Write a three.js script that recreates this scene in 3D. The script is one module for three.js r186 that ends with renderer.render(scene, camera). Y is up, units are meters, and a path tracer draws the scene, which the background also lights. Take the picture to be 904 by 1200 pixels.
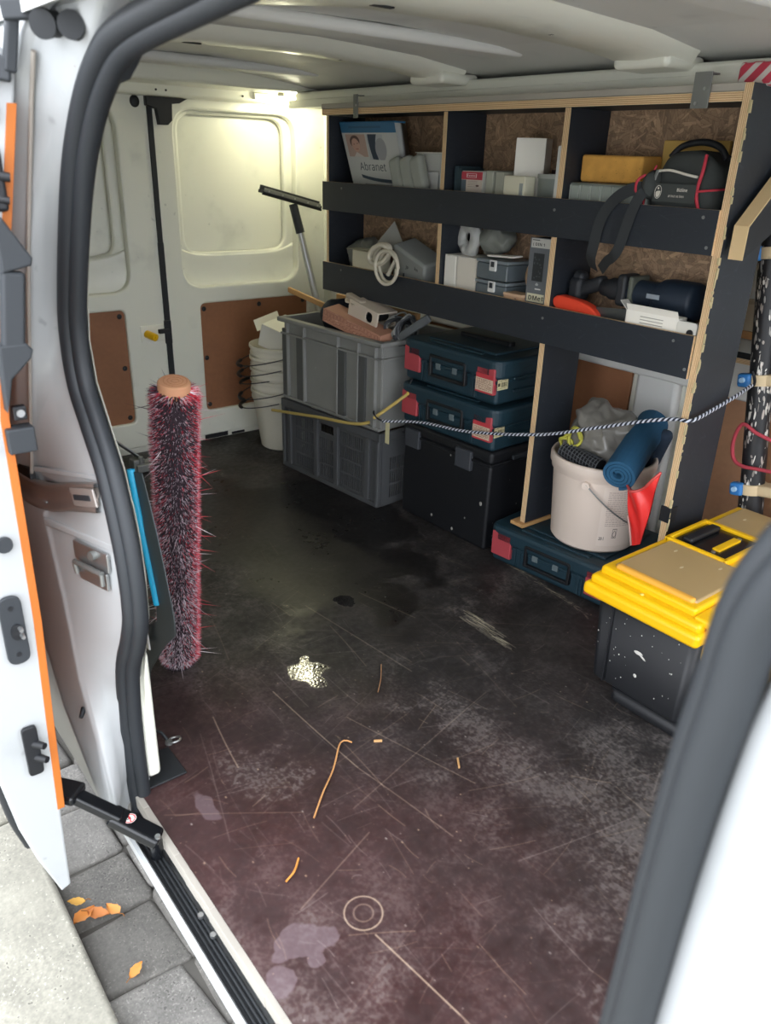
import * as THREE from 'three';
import { RoundedBoxGeometry } from 'three/addons/geometries/RoundedBoxGeometry.js';
import { mergeGeometries } from 'three/addons/utils/BufferGeometryUtils.js';
import { ImprovedNoise } from 'three/addons/math/ImprovedNoise.js';
import { RectAreaLightUniformsLib } from 'three/addons/lights/RectAreaLightUniformsLib.js';

// ---------------------------------------------------------------- camera, sky, lights, exposure
// x runs across the van (0 = sill of the side door), y up (0 = load floor), -z towards the rear doors
const scene = new THREE.Scene();
const camera = new THREE.PerspectiveCamera(66.351, 904 / 1200, 0.05, 60);
camera.position.set(-0.4, 1.25, 0);
camera.rotation.order = 'YXZ';
camera.rotation.set(-0.42492, -0.67557, 0.03195);
camera.focus = 2.3;
camera.userData.fStop = 5;
const renderer = new THREE.WebGLRenderer({ antialias: true });
renderer.toneMapping = THREE.LinearToneMapping;
renderer.toneMappingExposure = 1.5;
renderer.shadowMap.enabled = true;
RectAreaLightUniformsLib.init();
// overcast sky, a little brighter overhead
{
  const w = 64, h = 32, d = new Float32Array(w * h * 4);
  for (let y = 0; y < h; y++) for (let x = 0; x < w; x++) {
    const e = Math.max(0, (y + 0.5) / h * 2 - 1), g = (y < h / 2) ? 0.5 : 0.85 + 0.3 * e;
    const o = (y * w + x) * 4; d[o] = 3.9 * g; d[o + 1] = 4.05 * g; d[o + 2] = 4.35 * g; d[o + 3] = 1;
  }
  const t = new THREE.DataTexture(d, w, h, THREE.RGBAFormat, THREE.FloatType);
  t.mapping = THREE.EquirectangularReflectionMapping; t.magFilter = THREE.LinearFilter; t.needsUpdate = true;
  scene.background = t; scene.environment = t;
}
const LAMP = { pos: [1.655, 1.415, -3.1], color: [1, 0.95, 0.68], intensity: 0.32 };

// ---------------------------------------------------------------- helpers
let seed = 12345;
const rnd = () => { seed = (seed + 0x6d2b79f5) | 0; let t = Math.imul(seed ^ (seed >>> 15), 1 | seed); t = (t + Math.imul(t ^ (t >>> 7), 61 | t)) ^ t; return ((t ^ (t >>> 14)) >>> 0) / 4294967296; };
const rr = (a, b) => a + (b - a) * rnd();
const noise = new ImprovedNoise();
const fbm = (x, y, z = 0, o = 4) => { let s = 0, a = 0.5; for (let i = 0; i < o; i++) { s += a * noise.noise(x, y, z + i * 7.3); x *= 2.03; y *= 2.03; a *= 0.5; } return s; };
const sst = (a, b, x) => { const t = Math.min(1, Math.max(0, (x - a) / (b - a))); return t * t * (3 - 2 * t); };
const V = (x, y, z) => new THREE.Vector3(x, y, z);
const C = (c) => new THREE.Color(c);
const used = new Map();
function numbered(n) { const k = used.get(n) ?? 0; used.set(n, k + 1); return k ? `${n}_${String(k).padStart(3, '0')}` : n; }
function setShadow(o) { o.traverse((m) => { if (m.isMesh) { m.castShadow = true; m.receiveShadow = true; } }); }
function metres(g, s = 1) {           // uv in metres from each triangle's main direction
  if (g.userData.keep) return g;
  const p = g.attributes.position, uv = new Float32Array(p.count * 2), a = V(), b = V(), c = V();
  for (let i = 0; i < p.count; i += 3) {
    a.fromBufferAttribute(p, i); b.fromBufferAttribute(p, i + 1); c.fromBufferAttribute(p, i + 2);
    const n = b.clone().sub(a).cross(c.clone().sub(a)), x = Math.abs(n.x), y = Math.abs(n.y), z = Math.abs(n.z);
    [a, b, c].forEach((q, k) => { const o = (i + k) * 2; if (x >= y && x >= z) { uv[o] = q.z * s; uv[o + 1] = q.y * s; } else if (y >= z) { uv[o] = q.z * s; uv[o + 1] = q.x * s; } else { uv[o] = q.x * s; uv[o + 1] = q.y * s; } });
  }
  g.setAttribute('uv', new THREE.BufferAttribute(uv, 2));
  return g;
}
function prep(g) {
  const keep = g.userData.keep;
  let q = g.index ? g.toNonIndexed() : g; q.userData = { keep };
  for (const k of Object.keys(q.attributes)) if (!['position', 'normal', 'uv'].includes(k)) q.deleteAttribute(k);
  if (!q.attributes.normal) q.computeVertexNormals();
  return metres(q);
}
const merge = (gs) => { gs = [].concat(gs).map(prep); return gs.length > 1 ? mergeGeometries(gs) : gs[0]; };
function obj(name, gs, m, parent = scene) {
  const o = new THREE.Mesh(merge(gs), m); o.name = parent === scene ? numbered(name) : name;
  o.castShadow = o.receiveShadow = true; parent.add(o); return o;
}
function struct(name, gs, m, parent = scene) { const o = obj(name, gs, m, parent); if (parent === scene) o.userData.kind = 'structure'; return o; }
function group(name, kind) { const o = new THREE.Group(); o.name = numbered(name); scene.add(o); if (kind) o.userData.kind = kind; return o; }
function tag(o, label, category, grp) { o.userData.label = label; o.userData.category = category; if (grp) o.userData.group = grp; return o; }
function thing(name, label, category, [x, y, z] = [0, 0, 0], turn = 0, grp) { const o = group(name); o.position.set(x, y, z); o.rotation.y = turn; return tag(o, label, category, grp); }
function dup(root, [x, y, z], turn, label, grp) { const r = root.clone(); r.name = numbered(root.name.replace(/_\d{3}$/, '')); scene.add(r); r.position.set(x, y, z); r.rotation.y = turn; r.userData = { ...root.userData, label }; if (grp) r.userData.group = grp; return r; }
// shapes
const box = (x0, x1, y0, y1, z0, z1, r = 0.003) => { const w = Math.abs(x1 - x0), h = Math.abs(y1 - y0), d = Math.abs(z1 - z0), q = Math.min(r, w / 2.2, h / 2.2, d / 2.2); const g = q > 0 ? new RoundedBoxGeometry(w, h, d, 2, q) : new THREE.BoxGeometry(w, h, d); return g.translate((x0 + x1) / 2, (y0 + y1) / 2, (z0 + z1) / 2); };
const cbox = (w, h, d, x = 0, y = 0, z = 0, r = 0.003) => box(x - w / 2, x + w / 2, y - h / 2, y + h / 2, z - d / 2, z + d / 2, r);
const cyl = (r0, r1, h, x = 0, y = 0, z = 0, n = 24) => new THREE.CylinderGeometry(r1, r0, h, n).translate(x, y + h / 2, z);
function rod(a, b, r, r1 = r, n = 12) { const A = V(...a), B = V(...b), d = B.clone().sub(A), g = new THREE.CylinderGeometry(r1, r, d.length(), n); g.applyQuaternion(new THREE.Quaternion().setFromUnitVectors(V(0, 1, 0), d.clone().normalize())); const m = A.add(B).multiplyScalar(0.5); return g.translate(m.x, m.y, m.z); }
function bar(a, b, w, t, up = [0, 1, 0], r = 0.002) {  // box from a to b, w wide along up, t thick
  const A = V(...a), B = V(...b), d = B.clone().sub(A), L = d.length(), x = d.normalize(), z = x.clone().cross(V(...up)).normalize(), y = z.clone().cross(x);
  const g = r ? new RoundedBoxGeometry(L, w, t, 2, Math.min(r, t / 2.2, w / 2.2)) : new THREE.BoxGeometry(L, w, t);
  g.applyMatrix4(new THREE.Matrix4().makeBasis(x, y, z)); const m = A.add(B).multiplyScalar(0.5); return g.translate(m.x, m.y, m.z);
}
const curve = (pts, closed = false, ten = 0.5) => new THREE.CatmullRomCurve3(pts.map((p) => V(...p)), closed, 'catmullrom', ten);
const tube = (pts, r, seg = 40, rad = 8, closed = false) => new THREE.TubeGeometry(curve(pts, closed), seg, r, rad, closed);
const lathe = (pts, n = 48) => new THREE.LatheGeometry(pts.map((p) => new THREE.Vector2(...p)), n);
function rrect(x0, x1, y0, y1, r) { const s = new THREE.Shape(); roundTo(s, x0, x1, y0, y1, r); return s; }
function roundTo(s, x0, x1, y0, y1, r) { s.moveTo(x0 + r, y0); s.lineTo(x1 - r, y0); s.quadraticCurveTo(x1, y0, x1, y0 + r); s.lineTo(x1, y1 - r); s.quadraticCurveTo(x1, y1, x1 - r, y1); s.lineTo(x0 + r, y1); s.quadraticCurveTo(x0, y1, x0, y1 - r); s.lineTo(x0, y0 + r); s.quadraticCurveTo(x0, y0, x0 + r, y0); }
const hole = (x0, x1, y0, y1, r) => { const p = new THREE.Path(); roundTo(p, x0, x1, y0, y1, r); return p; };
const poly = (pts) => new THREE.Shape(pts.map((p) => new THREE.Vector2(...p)));
const ext = (s, depth, bevel = 0.002, seg = 8) => new THREE.ExtrudeGeometry(s, { depth, bevelEnabled: bevel > 0, bevelSize: bevel, bevelThickness: bevel, bevelSegments: 2, curveSegments: seg });
// an XY outline (u along z, v up) given a thickness in x, starting at x
const extX = (s, x, depth, bevel = 0.002, seg = 8) => ext(s, depth, bevel, seg).rotateY(-Math.PI / 2).translate(x + depth, 0, 0);  // u -> +z
function quadGrid(rows, closed = false) {          // lofted surface through rows of points
  const n = rows[0].length, pos = [], idx = [];
  for (const r of rows) for (const p of r) pos.push(...p);
  for (let i = 0; i < rows.length - 1; i++) for (let j = 0; j < n - 1; j++) { const a = i * n + j, b = a + 1, c = a + n, d = c + 1; idx.push(a, c, b, b, c, d); }
  const g = new THREE.BufferGeometry(); g.setAttribute('position', new THREE.Float32BufferAttribute(pos, 3)); g.setIndex(idx); g.computeVertexNormals(); return g;
}
function wobble(g, amp, f, s = 0) { const p = g.attributes.position; for (let i = 0; i < p.count; i++) { const x = p.getX(i), y = p.getY(i), z = p.getZ(i); p.setXYZ(i, x + amp * noise.noise(x * f + s, y * f, z * f), y + amp * noise.noise(x * f, y * f + 31 + s, z * f), z + amp * noise.noise(x * f, y * f, z * f + 57 + s)); } g.computeVertexNormals(); return g; }
// textures
function dtex(w, h, fn, srgb = true, rep) {
  const d = new Uint8Array(w * h * 4);
  for (let y = 0; y < h; y++) for (let x = 0; x < w; x++) { const c = fn(x / w, y / h), o = (y * w + x) * 4; if (typeof c === 'number') d[o] = d[o + 1] = d[o + 2] = Math.max(0, Math.min(255, c * 255)); else for (let k = 0; k < 3; k++) d[o + k] = Math.max(0, Math.min(255, c[k] * 255)); d[o + 3] = 255; }
  const t = new THREE.DataTexture(d, w, h); t.magFilter = THREE.LinearFilter; t.minFilter = THREE.LinearMipmapLinearFilter; t.generateMipmaps = true; t.wrapS = t.wrapT = THREE.RepeatWrapping; if (srgb) t.colorSpace = THREE.SRGBColorSpace; if (rep) t.repeat.set(rep, rep); t.needsUpdate = true; return t;
}
function ctex(w, h, draw) { const c = document.createElement('canvas'); c.width = w; c.height = h; const g = c.getContext('2d'); draw(g, w, h); const t = new THREE.CanvasTexture(c); t.colorSpace = THREE.SRGBColorSpace; t.wrapS = t.wrapT = THREE.RepeatWrapping; t.anisotropy = 8; return t; }
const mat = (color, rough = 0.6, o = {}) => new THREE.MeshPhysicalMaterial({ color, roughness: rough, ...o });
const printed = (w, h, draw, rough = 0.6) => new THREE.MeshStandardMaterial({ map: ctex(w, h, draw), roughness: rough });
// flat print facing -x (towards the side door), centre given
function print(name, m, w, h, pos, parent, rotY = -Math.PI / 2, rotX = 0) { const g = new THREE.PlaneGeometry(w, h); g.userData.keep = true; const o = new THREE.Mesh(g, m); o.name = name; o.position.set(...pos); o.rotation.set(rotX, rotY, 0, 'YXZ'); o.castShadow = o.receiveShadow = true; parent.add(o); return o; }
const mod = (v) => v - Math.floor(v);
const tile = (u, v, f, z, o = 4) => { const a = fbm(u * f, v * f, z, o), b = fbm((u - 1) * f, v * f, z, o), c = fbm(u * f, (v - 1) * f, z, o), d = fbm((u - 1) * f, (v - 1) * f, z, o); return (a * (1 - u) + b * u) * (1 - v) + (c * (1 - u) + d * u) * v; };

// ---------------------------------------------------------------- materials
const specks = dtex(256, 256, (u, v) => { const n = tile(u, v, 40, 3, 2), m = tile(u, v, 6, 9, 3); return 0.86 + 0.1 * m + (n > 0.33 ? 0.25 : 0); });
const dirtBump = dtex(256, 256, (u, v) => 0.5 + 0.5 * tile(u, v, 8, 2, 4), false);
const paintDirt = dtex(512, 512, (u, v) => { const n = tile(u, v, 5, 1, 5), s = tile(u, v, 30, 4, 3); const k = 1 - 0.10 * sst(0.05, 0.4, n) - 0.12 * sst(0.28, 0.42, s); return [k, k * 0.995, k * 0.975]; });
const M = {
  white: mat(0xaaaeb2, 0.32, { map: paintDirt, clearcoat: 0.4, clearcoatRoughness: 0.15 }),  // outside van paint, its colour darkened to offset the strong daylight
  inner: mat(0xe6e8df, 0.36, { map: paintDirt, clearcoat: 0.25, clearcoatRoughness: 0.25 }),  // inside van paint, its colour lightened to make up for weak light
  roof: mat(0xd6d8d8, 0.6, { map: paintDirt }),
  seal: mat(0x24282c, 0.55, { bumpMap: dirtBump, bumpScale: 0.0004 }),
  black: mat(0x14161a, 0.5), blackGloss: mat(0x121417, 0.25), darkGrey: mat(0x2b2f33, 0.55),
  steel: mat(0xb4b6b6, 0.35, { metalness: 0.9 }), dullSteel: mat(0x8d8f8c, 0.5, { metalness: 0.7 }), alu: mat(0xc4c6c4, 0.4, { metalness: 0.85 }),
  hardboard: mat(0xab7450, 0.62, { map: dtex(256, 256, (u, v) => 0.86 + 0.18 * tile(u, v, 5, 5, 4) + 0.08 * tile(u, v, 60, 2, 2)) }),
  wood: mat(0xd0a873, 0.7, { map: dtex(128, 512, (u, v) => { const n = tile(u, v, 3, 4, 3), g = tile(u * 8 % 1, v, 2, 8, 3); return [0.9 + 0.2 * n, 0.86 + 0.22 * n + 0.06 * g, 0.82 + 0.25 * n]; }) }),
  grey: mat(0x9b9c98, 0.55, { map: specks }), crateDark: mat(0x5a5c5e, 0.6, { map: specks }),
  navy: mat(0x1b3540, 0.5, { map: ctex(512, 512, (g, w, h) => { g.fillStyle = '#f4f4f4'; g.fillRect(0, 0, w, h); for (let i = 0; i < 260; i++) { g.strokeStyle = `rgba(${rnd() < 0.6 ? '255,255,255' : '150,160,165'},${rr(0.1, 0.6)})`; g.lineWidth = rr(0.5, 2); const x = rnd() * w, y = rnd() * h, a = rnd() * 6.3, l = rr(4, 50); g.beginPath(); g.moveTo(x, y); g.lineTo(x + l * Math.cos(a), y + l * Math.sin(a)); g.stroke(); } }) }), boxBlack: mat(0x191b1f, 0.5, { map: specks }), red: mat(0xab434a, 0.5),
  whitePlastic: mat(0xdcd8c8, 0.45), bucket: mat(0xd9c9bb, 0.45), paper: mat(0xebe8dd, 0.75), paperGrey: mat(0xd0d1cc, 0.75),
  yellow: mat(0xf2bd0a, 0.38, { map: dtex(128, 128, (u, v) => { const n = tile(u, v, 9, 6, 4); return 0.97 - 0.14 * sst(0.2, 0.5, n); }) }),
  clear: mat(0xcfd6d4, 0.25, { transmission: 0.55, thickness: 0, ior: 1.3 }),
  smoke: mat(0xa9b0a8, 0.3, { transmission: 0.5, thickness: 0, ior: 1.35 }),
  bag: mat(0x8d9088, 0.35, { transmission: 0.3, thickness: 0 }), whiteBag: mat(0xd9dad6, 0.45, { transmission: 0.2, thickness: 0 }),
  blue: mat(0x1d4f6e, 0.8), cloth: mat(0x161d2b, 0.9), tan: mat(0xa98f63, 0.4), rubber: mat(0x1c1f22, 0.65),
};
const osb = ctex(1024, 1024, (g, w, h) => {
  g.fillStyle = '#a08468'; g.fillRect(0, 0, w, h);
  for (let i = 0; i < 5200; i++) {
    const x = rnd() * w, y = rnd() * h, l = rr(20, 78), t = rr(5, 15), a = rnd() * 6.28, k = rr(0.68, 1.14), c = [178 * k, 147 * k, 116 * k].map(Math.round);
    g.save(); g.translate(x, y); g.rotate(a); g.fillStyle = `rgba(${c},${rr(0.35, 0.9)})`; g.beginPath(); g.moveTo(-l / 2, rr(-2, 2)); g.lineTo(-l / 3, -t / 2); g.lineTo(l / 3, -t / 2 * rr(0.4, 1)); g.lineTo(l / 2, rr(-2, 2)); g.lineTo(l / 4, t / 2); g.lineTo(-l / 3, t / 2 * rr(0.5, 1)); g.fill(); g.strokeStyle = 'rgba(60,40,28,.28)'; g.lineWidth = 1; g.stroke(); g.restore();
  }
});
M.osb = new THREE.MeshStandardMaterial({ map: osb, roughness: 0.8 });
// film-faced plywood: left half of the texture is the black film, right half the birch layers of a cut edge
const plyTex = ctex(1024, 512, (g, w, h) => {
  g.fillStyle = '#23282f'; g.fillRect(0, 0, 512, h);
  for (let i = 0; i < 500; i++) { g.strokeStyle = `rgba(${rnd() < 0.5 ? '120,125,130' : '10,12,16'},${rr(0.03, 0.16)})`; g.lineWidth = rr(0.5, 1.6); const x = rr(0, 490), y = rnd() * h, a = rr(-0.4, 0.4); g.beginPath(); g.moveTo(x, y); g.lineTo(Math.min(508, x + Math.cos(a) * rr(5, 90)), y + Math.sin(a) * 60); g.stroke(); }
  for (let i = 0; i < 160; i++) { g.fillStyle = `rgba(190,190,180,${rr(0.1, 0.5)})`; g.fillRect(rr(2, 506), rnd() * h, rr(0.5, 2.2), rr(0.5, 2.2)); }
  for (let i = 0; i < 9; i++) { g.fillStyle = i % 2 ? '#bd966a' : '#e6caa0'; g.fillRect(512, i * h / 9, 512, h / 9 + 1); }
  for (let i = 0; i < 900; i++) { g.fillStyle = `rgba(${rnd() < 0.6 ? '240,220,180' : '110,75,45'},${rr(0.05, 0.3)})`; g.fillRect(rr(512, 1020), rnd() * h, rr(4, 40), rr(1, 5)); }
});
M.ply = new THREE.MeshPhysicalMaterial({ map: plyTex, roughness: 0.5 });
function ply(x0, x1, y0, y1, z0, z1) {            // the thinnest direction carries the film
  const g = new THREE.BoxGeometry(x1 - x0, y1 - y0, z1 - z0).toNonIndexed(), d = [x1 - x0, y1 - y0, z1 - z0], thin = d.indexOf(Math.min(...d)), p = g.attributes.position, n = g.attributes.normal, uv = g.attributes.uv;
  const o1 = rnd();
  for (let i = 0; i < p.count; i++) {
    const q = [p.getX(i), p.getY(i), p.getZ(i)].map((v, k) => v / d[k] + 0.5), m = [n.getX(i), n.getY(i), n.getZ(i)].map(Math.abs), axis = m.indexOf(Math.max(...m)), others = [0, 1, 2].filter((k) => k !== axis);
    if (axis === thin) uv.setXY(i, 0.01 + 0.48 * q[others[0]], q[others[1]]);
    else { const long = others.find((k) => k !== thin); uv.setXY(i, 0.51 + 0.48 * q[long], q[thin]); }
  }
  g.translate((x0 + x1) / 2, (y0 + y1) / 2, (z0 + z1) / 2); g.userData.keep = true; return g;
}
// ---------------------------------------------------------------- the van: floor
const FX0 = 0, FX1 = 1.88, FZ0 = -3.34, FZ1 = 0.3;
const floorSpots = [[0.08, -0.815, 0.055, 0.03], [0.115, -0.79, 0.045, 0.022], [0.088, -0.764, 0.016, 0.016], [0.022, -0.765, 0.026, 0.03], [0.094, -1.185, 0.02, 0.055]];
const fTex = 1024, fTexH = 2048;
const wet = (x, z) => { const e = Math.hypot((x - 0.95) / 0.38, (z + 2.2) / 0.62) + 0.9 * fbm(x * 5, z * 5, 4, 3); return 1 - sst(0.85, 1.02, e); };
const puddle = (x, z) => { const a = Math.hypot((x - 0.52) / 0.05, (z + 1.46) / 0.075) + 0.9 * fbm(x * 18, z * 18, 2, 3), b = Math.hypot((x - 0.81) / 0.035, (z + 1.705) / 0.04) + 0.8 * fbm(x * 25, z * 25, 8, 3), c = 0; return Math.max(1 - sst(0.8, 1, a), 1 - sst(0.8, 1, b), c); };
const patch = (x, z) => { let m = 0; for (const [px, pz, rx, rz] of floorSpots) m = Math.max(m, 1 - sst(0.86, 1.0, Math.hypot((x - px) / rx, (z - pz) / rz) + 0.75 * fbm(x * 26, z * 26, 3, 3))); return m; };
const floorMap = dtex(fTex, fTexH, (u, v) => {
  const x = FX0 + u * (FX1 - FX0), z = FZ0 + v * (FZ1 - FZ0);
  const red = 1 - sst(0.1, 0.85, x * 0.8 + Math.max(0, -z - 1.0) * 0.55 + 0.25 * fbm(x * 3, z * 3, 1, 3));
  const n = fbm(x * 2.2, z * 2.2, 5, 5), f = fbm(x * 60, z * 60, 6, 2), m = fbm(x * 9, z * 9, 8, 4);
  let dust = sst(-0.02, 0.45, n + 0.3 * m) * (0.45 + 0.9 * sst(-0.1, 0.4, f + m * 0.7)) * (1 - 0.55 * sst(1.5, 2.4, -z));
  dust += 0.8 * sst(0.12, 0.5, 0.5 - Math.hypot((x - 0.24) / 0.28, (z + 1.2) / 0.3) + m * 0.8 + f * 0.4);
  dust += 0.9 * sst(0.1, 0.6, 0.55 - Math.hypot((x - 0.55) / 0.5, (z + 0.33) / 0.35) + m * 0.9 + f * 0.5);
  dust += 0.5 * sst(0.1, 0.6, 0.4 - Math.hypot((x - 0.75) / 0.4, (z + 1.15) / 0.35) + m * 0.8 + f * 0.5);
  const f2 = fbm(x * 150, z * 120, 16, 2); dust = dust * (0.35 + 1.1 * sst(-0.15, 0.3, f2 + 0.4 * f)) + 0.34 * sst(-0.15, 0.35, f2 + f * 0.6 + m * 0.8 + n); dust *= 1 - 0.8 * wet(x, z); dust = Math.min(dust, 1);
  let r = 0.165 + 0.095 * red, g = 0.152 + 0.012 * red, b = 0.150 + 0.012 * red;
  const k = 0.9 + 0.35 * m + 0.16 * f - 0.38 * wet(x, z); r *= k; g *= k; b *= k;
  r += (0.46 - r) * 0.52 * dust; g += (0.44 - g) * 0.52 * dust; b += (0.425 - b) * 0.52 * dust;
  const p = patch(x, z); r += (0.47 - r) * 0.6 * p; g += (0.42 - g) * 0.6 * p; b += (0.44 - b) * 0.6 * p;
  const gr = x > 0.3 && z > -0.55 && fbm(x * 140, z * 140, 9, 1) > 0.32 ? sst(0.2, 1, 1 - Math.hypot((x - 0.75) / 0.5, (z + 0.3) / 0.3)) : 0; r += 0.55 * gr; g += 0.53 * gr; b += 0.45 * gr;
  return [r, g, b];
});
// scratches, scrapes and the round mark of the lashing point are drawn on the board itself
const scratchTex = ctex(1024, 2048, (g, w, h) => {
  const im = g.createImageData(w, h), s = floorMap.image.data; for (let y = 0; y < h; y++) im.data.set(s.subarray((h - 1 - y) * w * 4, (h - y) * w * 4), y * w * 4); g.putImageData(im, 0, 0);
  const X = (x) => (x - FX0) / (FX1 - FX0) * w, Z = (z) => h - (z - FZ0) / (FZ1 - FZ0) * h, L = (x0, z0, x1, z1, c, t) => { g.strokeStyle = c; g.lineWidth = t; g.beginPath(); g.moveTo(X(x0), Z(z0)); const mx = (x0 + x1) / 2 + rr(-0.006, 0.006), mz = (z0 + z1) / 2 + rr(-0.006, 0.006); g.quadraticCurveTo(X(mx), Z(mz), X(x1), Z(z1)); g.stroke(); };
  for (let i = 0; i < 1100; i++) { const x = rr(0, 1.4), z = rr(-2.4, -0.1), a = rnd() < 0.55 ? 1.57 + rr(-0.3, 0.3) : rr(-0.5, 0.9), l = rr(0.01, 0.16) * (rnd() < 0.1 ? 2.2 : 0.75); L(x, z, x + Math.cos(a) * l, z + Math.sin(a) * l, `rgba(${rnd() < 0.4 ? '190,165,135' : '150,142,138'},${rr(0.06, 0.34)})`, rr(0.5, 1.4)); }
  for (let i = 0; i < 900; i++) { g.fillStyle = `rgba(${rnd() < 0.5 ? '205,180,145' : '180,178,172'},${rr(0.15, 0.7)})`; const t = rr(0.5, 1.8); g.fillRect(X(rr(0, 1.4)), Z(rr(-2.2, -0.1)), t, t * rr(0.7, 2)); }
  for (const [a, b, c, d, k] of [[0.2, -0.74, 0.223, -0.543, 0.7], [0.223, -0.543, 0.24, -0.4, 0.5], [0.406, -1.443, 0.42, -1.091, 0.5], [0.238, -1.441, 0.204, -1.249, 0.5], [0.12, -0.86, 0.33, -0.93, 0.3], [0.42, -1.09, 0.46, -0.82, 0.35], [0.5, -1.25, 0.6, -0.9, 0.3], [0.34, -1.0, 0.85, -1.12, 0.25], [0.7, -1.75, 0.75, -1.3, 0.35], [0.88, -1.72, 0.93, -1.5, 0.45]]) L(a, b, c, d, `rgba(190,170,145,${k})`, 1.6);
  for (let i = 0; i < 60; i++) { const x = 1.06 + rr(-0.022, 0.03), z = rr(-1.46, -1.27), l = rr(0.02, 0.08); L(x, z, x + rr(-0.004, 0.006), z + l, `rgba(196,188,160,${rr(0.2, 0.7)})`, rr(0.6, 2)); }
  for (let i = 0; i < 90; i++) { const t = rnd(), x = 1.425 - 0.055 * t + rr(-0.012, 0.008), z = -1.66 + 0.45 * t; L(x, z, x + rr(-0.01, 0.01), z + rr(0.005, 0.04), `rgba(190,178,150,${rr(0.15, 0.6)})`, rr(0.6, 2.2)); }
  g.strokeStyle = 'rgba(185,165,140,.75)'; g.lineWidth = 1.6; for (const r of [0.035, 0.018]) { g.globalAlpha = r > 0.03 ? 1 : 0.5; g.beginPath(); g.ellipse(X(0.209), Z(-0.787), r / 1.88 * w, r / 3.64 * h, 0, 0, 7); g.stroke(); } g.globalAlpha = 1;
});
const floorRough = dtex(512, 1024, (u, v) => { const x = FX0 + u * (FX1 - FX0), z = FZ0 + v * (FZ1 - FZ0), n = fbm(x * 4, z * 4, 21, 4), f = fbm(x * 50, z * 50, 2, 2); let r = 0.56 + 0.35 * n + 0.3 * f; r = Math.max(0.36, Math.min(0.9, r)); r *= 1 - Math.max(wet(x, z) * 0.34, puddle(x, z) * 0.85); const p = patch(x, z); return r + (0.3 - r) * p; }, false);
M.floor = new THREE.MeshPhysicalMaterial({ map: scratchTex, roughness: 1, roughnessMap: floorRough, bumpMap: dtex(512, 512, (u, v) => 0.5 + 0.5 * tile(u, v, 60, 3, 2), false), bumpScale: 0.0006 });
M.floor.bumpMap.repeat.set(4, 8);
{
  const g = new THREE.PlaneGeometry(FX1 - FX0, FZ1 - FZ0).rotateX(-Math.PI / 2); const uv = g.attributes.uv, p = g.attributes.position;
  g.translate((FX0 + FX1) / 2, 0, (FZ0 + FZ1) / 2);
  for (let i = 0; i < p.count; i++) uv.setXY(i, (p.getX(i) - FX0) / (FX1 - FX0), (p.getZ(i) - FZ0) / (FZ1 - FZ0));
  g.userData.keep = true;
  const f = struct('floor', g, M.floor);
  struct('floor_base', box(FX0 + 0.002, FX1, -0.05, -0.0015, FZ0, FZ1, 0), M.darkGrey, f);
  const e = []; for (let z = -1.31; z < 0.28; z += 0.05) e.push(box(-0.013 + rr(-0.0015, 0.0015), 0.0035, -0.03, -0.0005 + rr(-0.001, 0.0008), z, z + 0.051, 0.0015));
  struct('floor_edge', e, mat(0xb9b3a8, 0.75, { map: specks }), f);
}
// side-door sill: ridged rubber step between the floor edge and the painted lip
{
  const t = group('trim_1', 'structure');
  const tread = [box(-0.046, -0.013, -0.085, -0.05, -1.32, 0.25, 0)];
  for (const x of [-0.0435, -0.034, -0.0255, -0.0175]) tread.push(box(x - 0.0025, x + 0.0025, -0.052, -0.043, -1.32, 0.25, 0.002));
  obj('step_rubber', tread, M.rubber, t);
  const lip = poly([[-0.046, -0.04], [-0.049, -0.035], [-0.055, -0.037], [-0.057, -0.046], [-0.05, -0.07], [-0.02, -0.13], [0.06, -0.2], [0.2, -0.22], [0.2, -0.11], [-0.046, -0.1]]);
  obj('sill_panel', ext(lip, 1.6, 0.001).translate(0, 0, -1.32), M.white, t);
  for (const [z, y] of [[-0.985, -0.04], [-0.935, -0.04]]) obj('bolt', cyl(0.006, 0.006, 0.006, -0.018, y, z, 8), M.steel, t);
}
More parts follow.
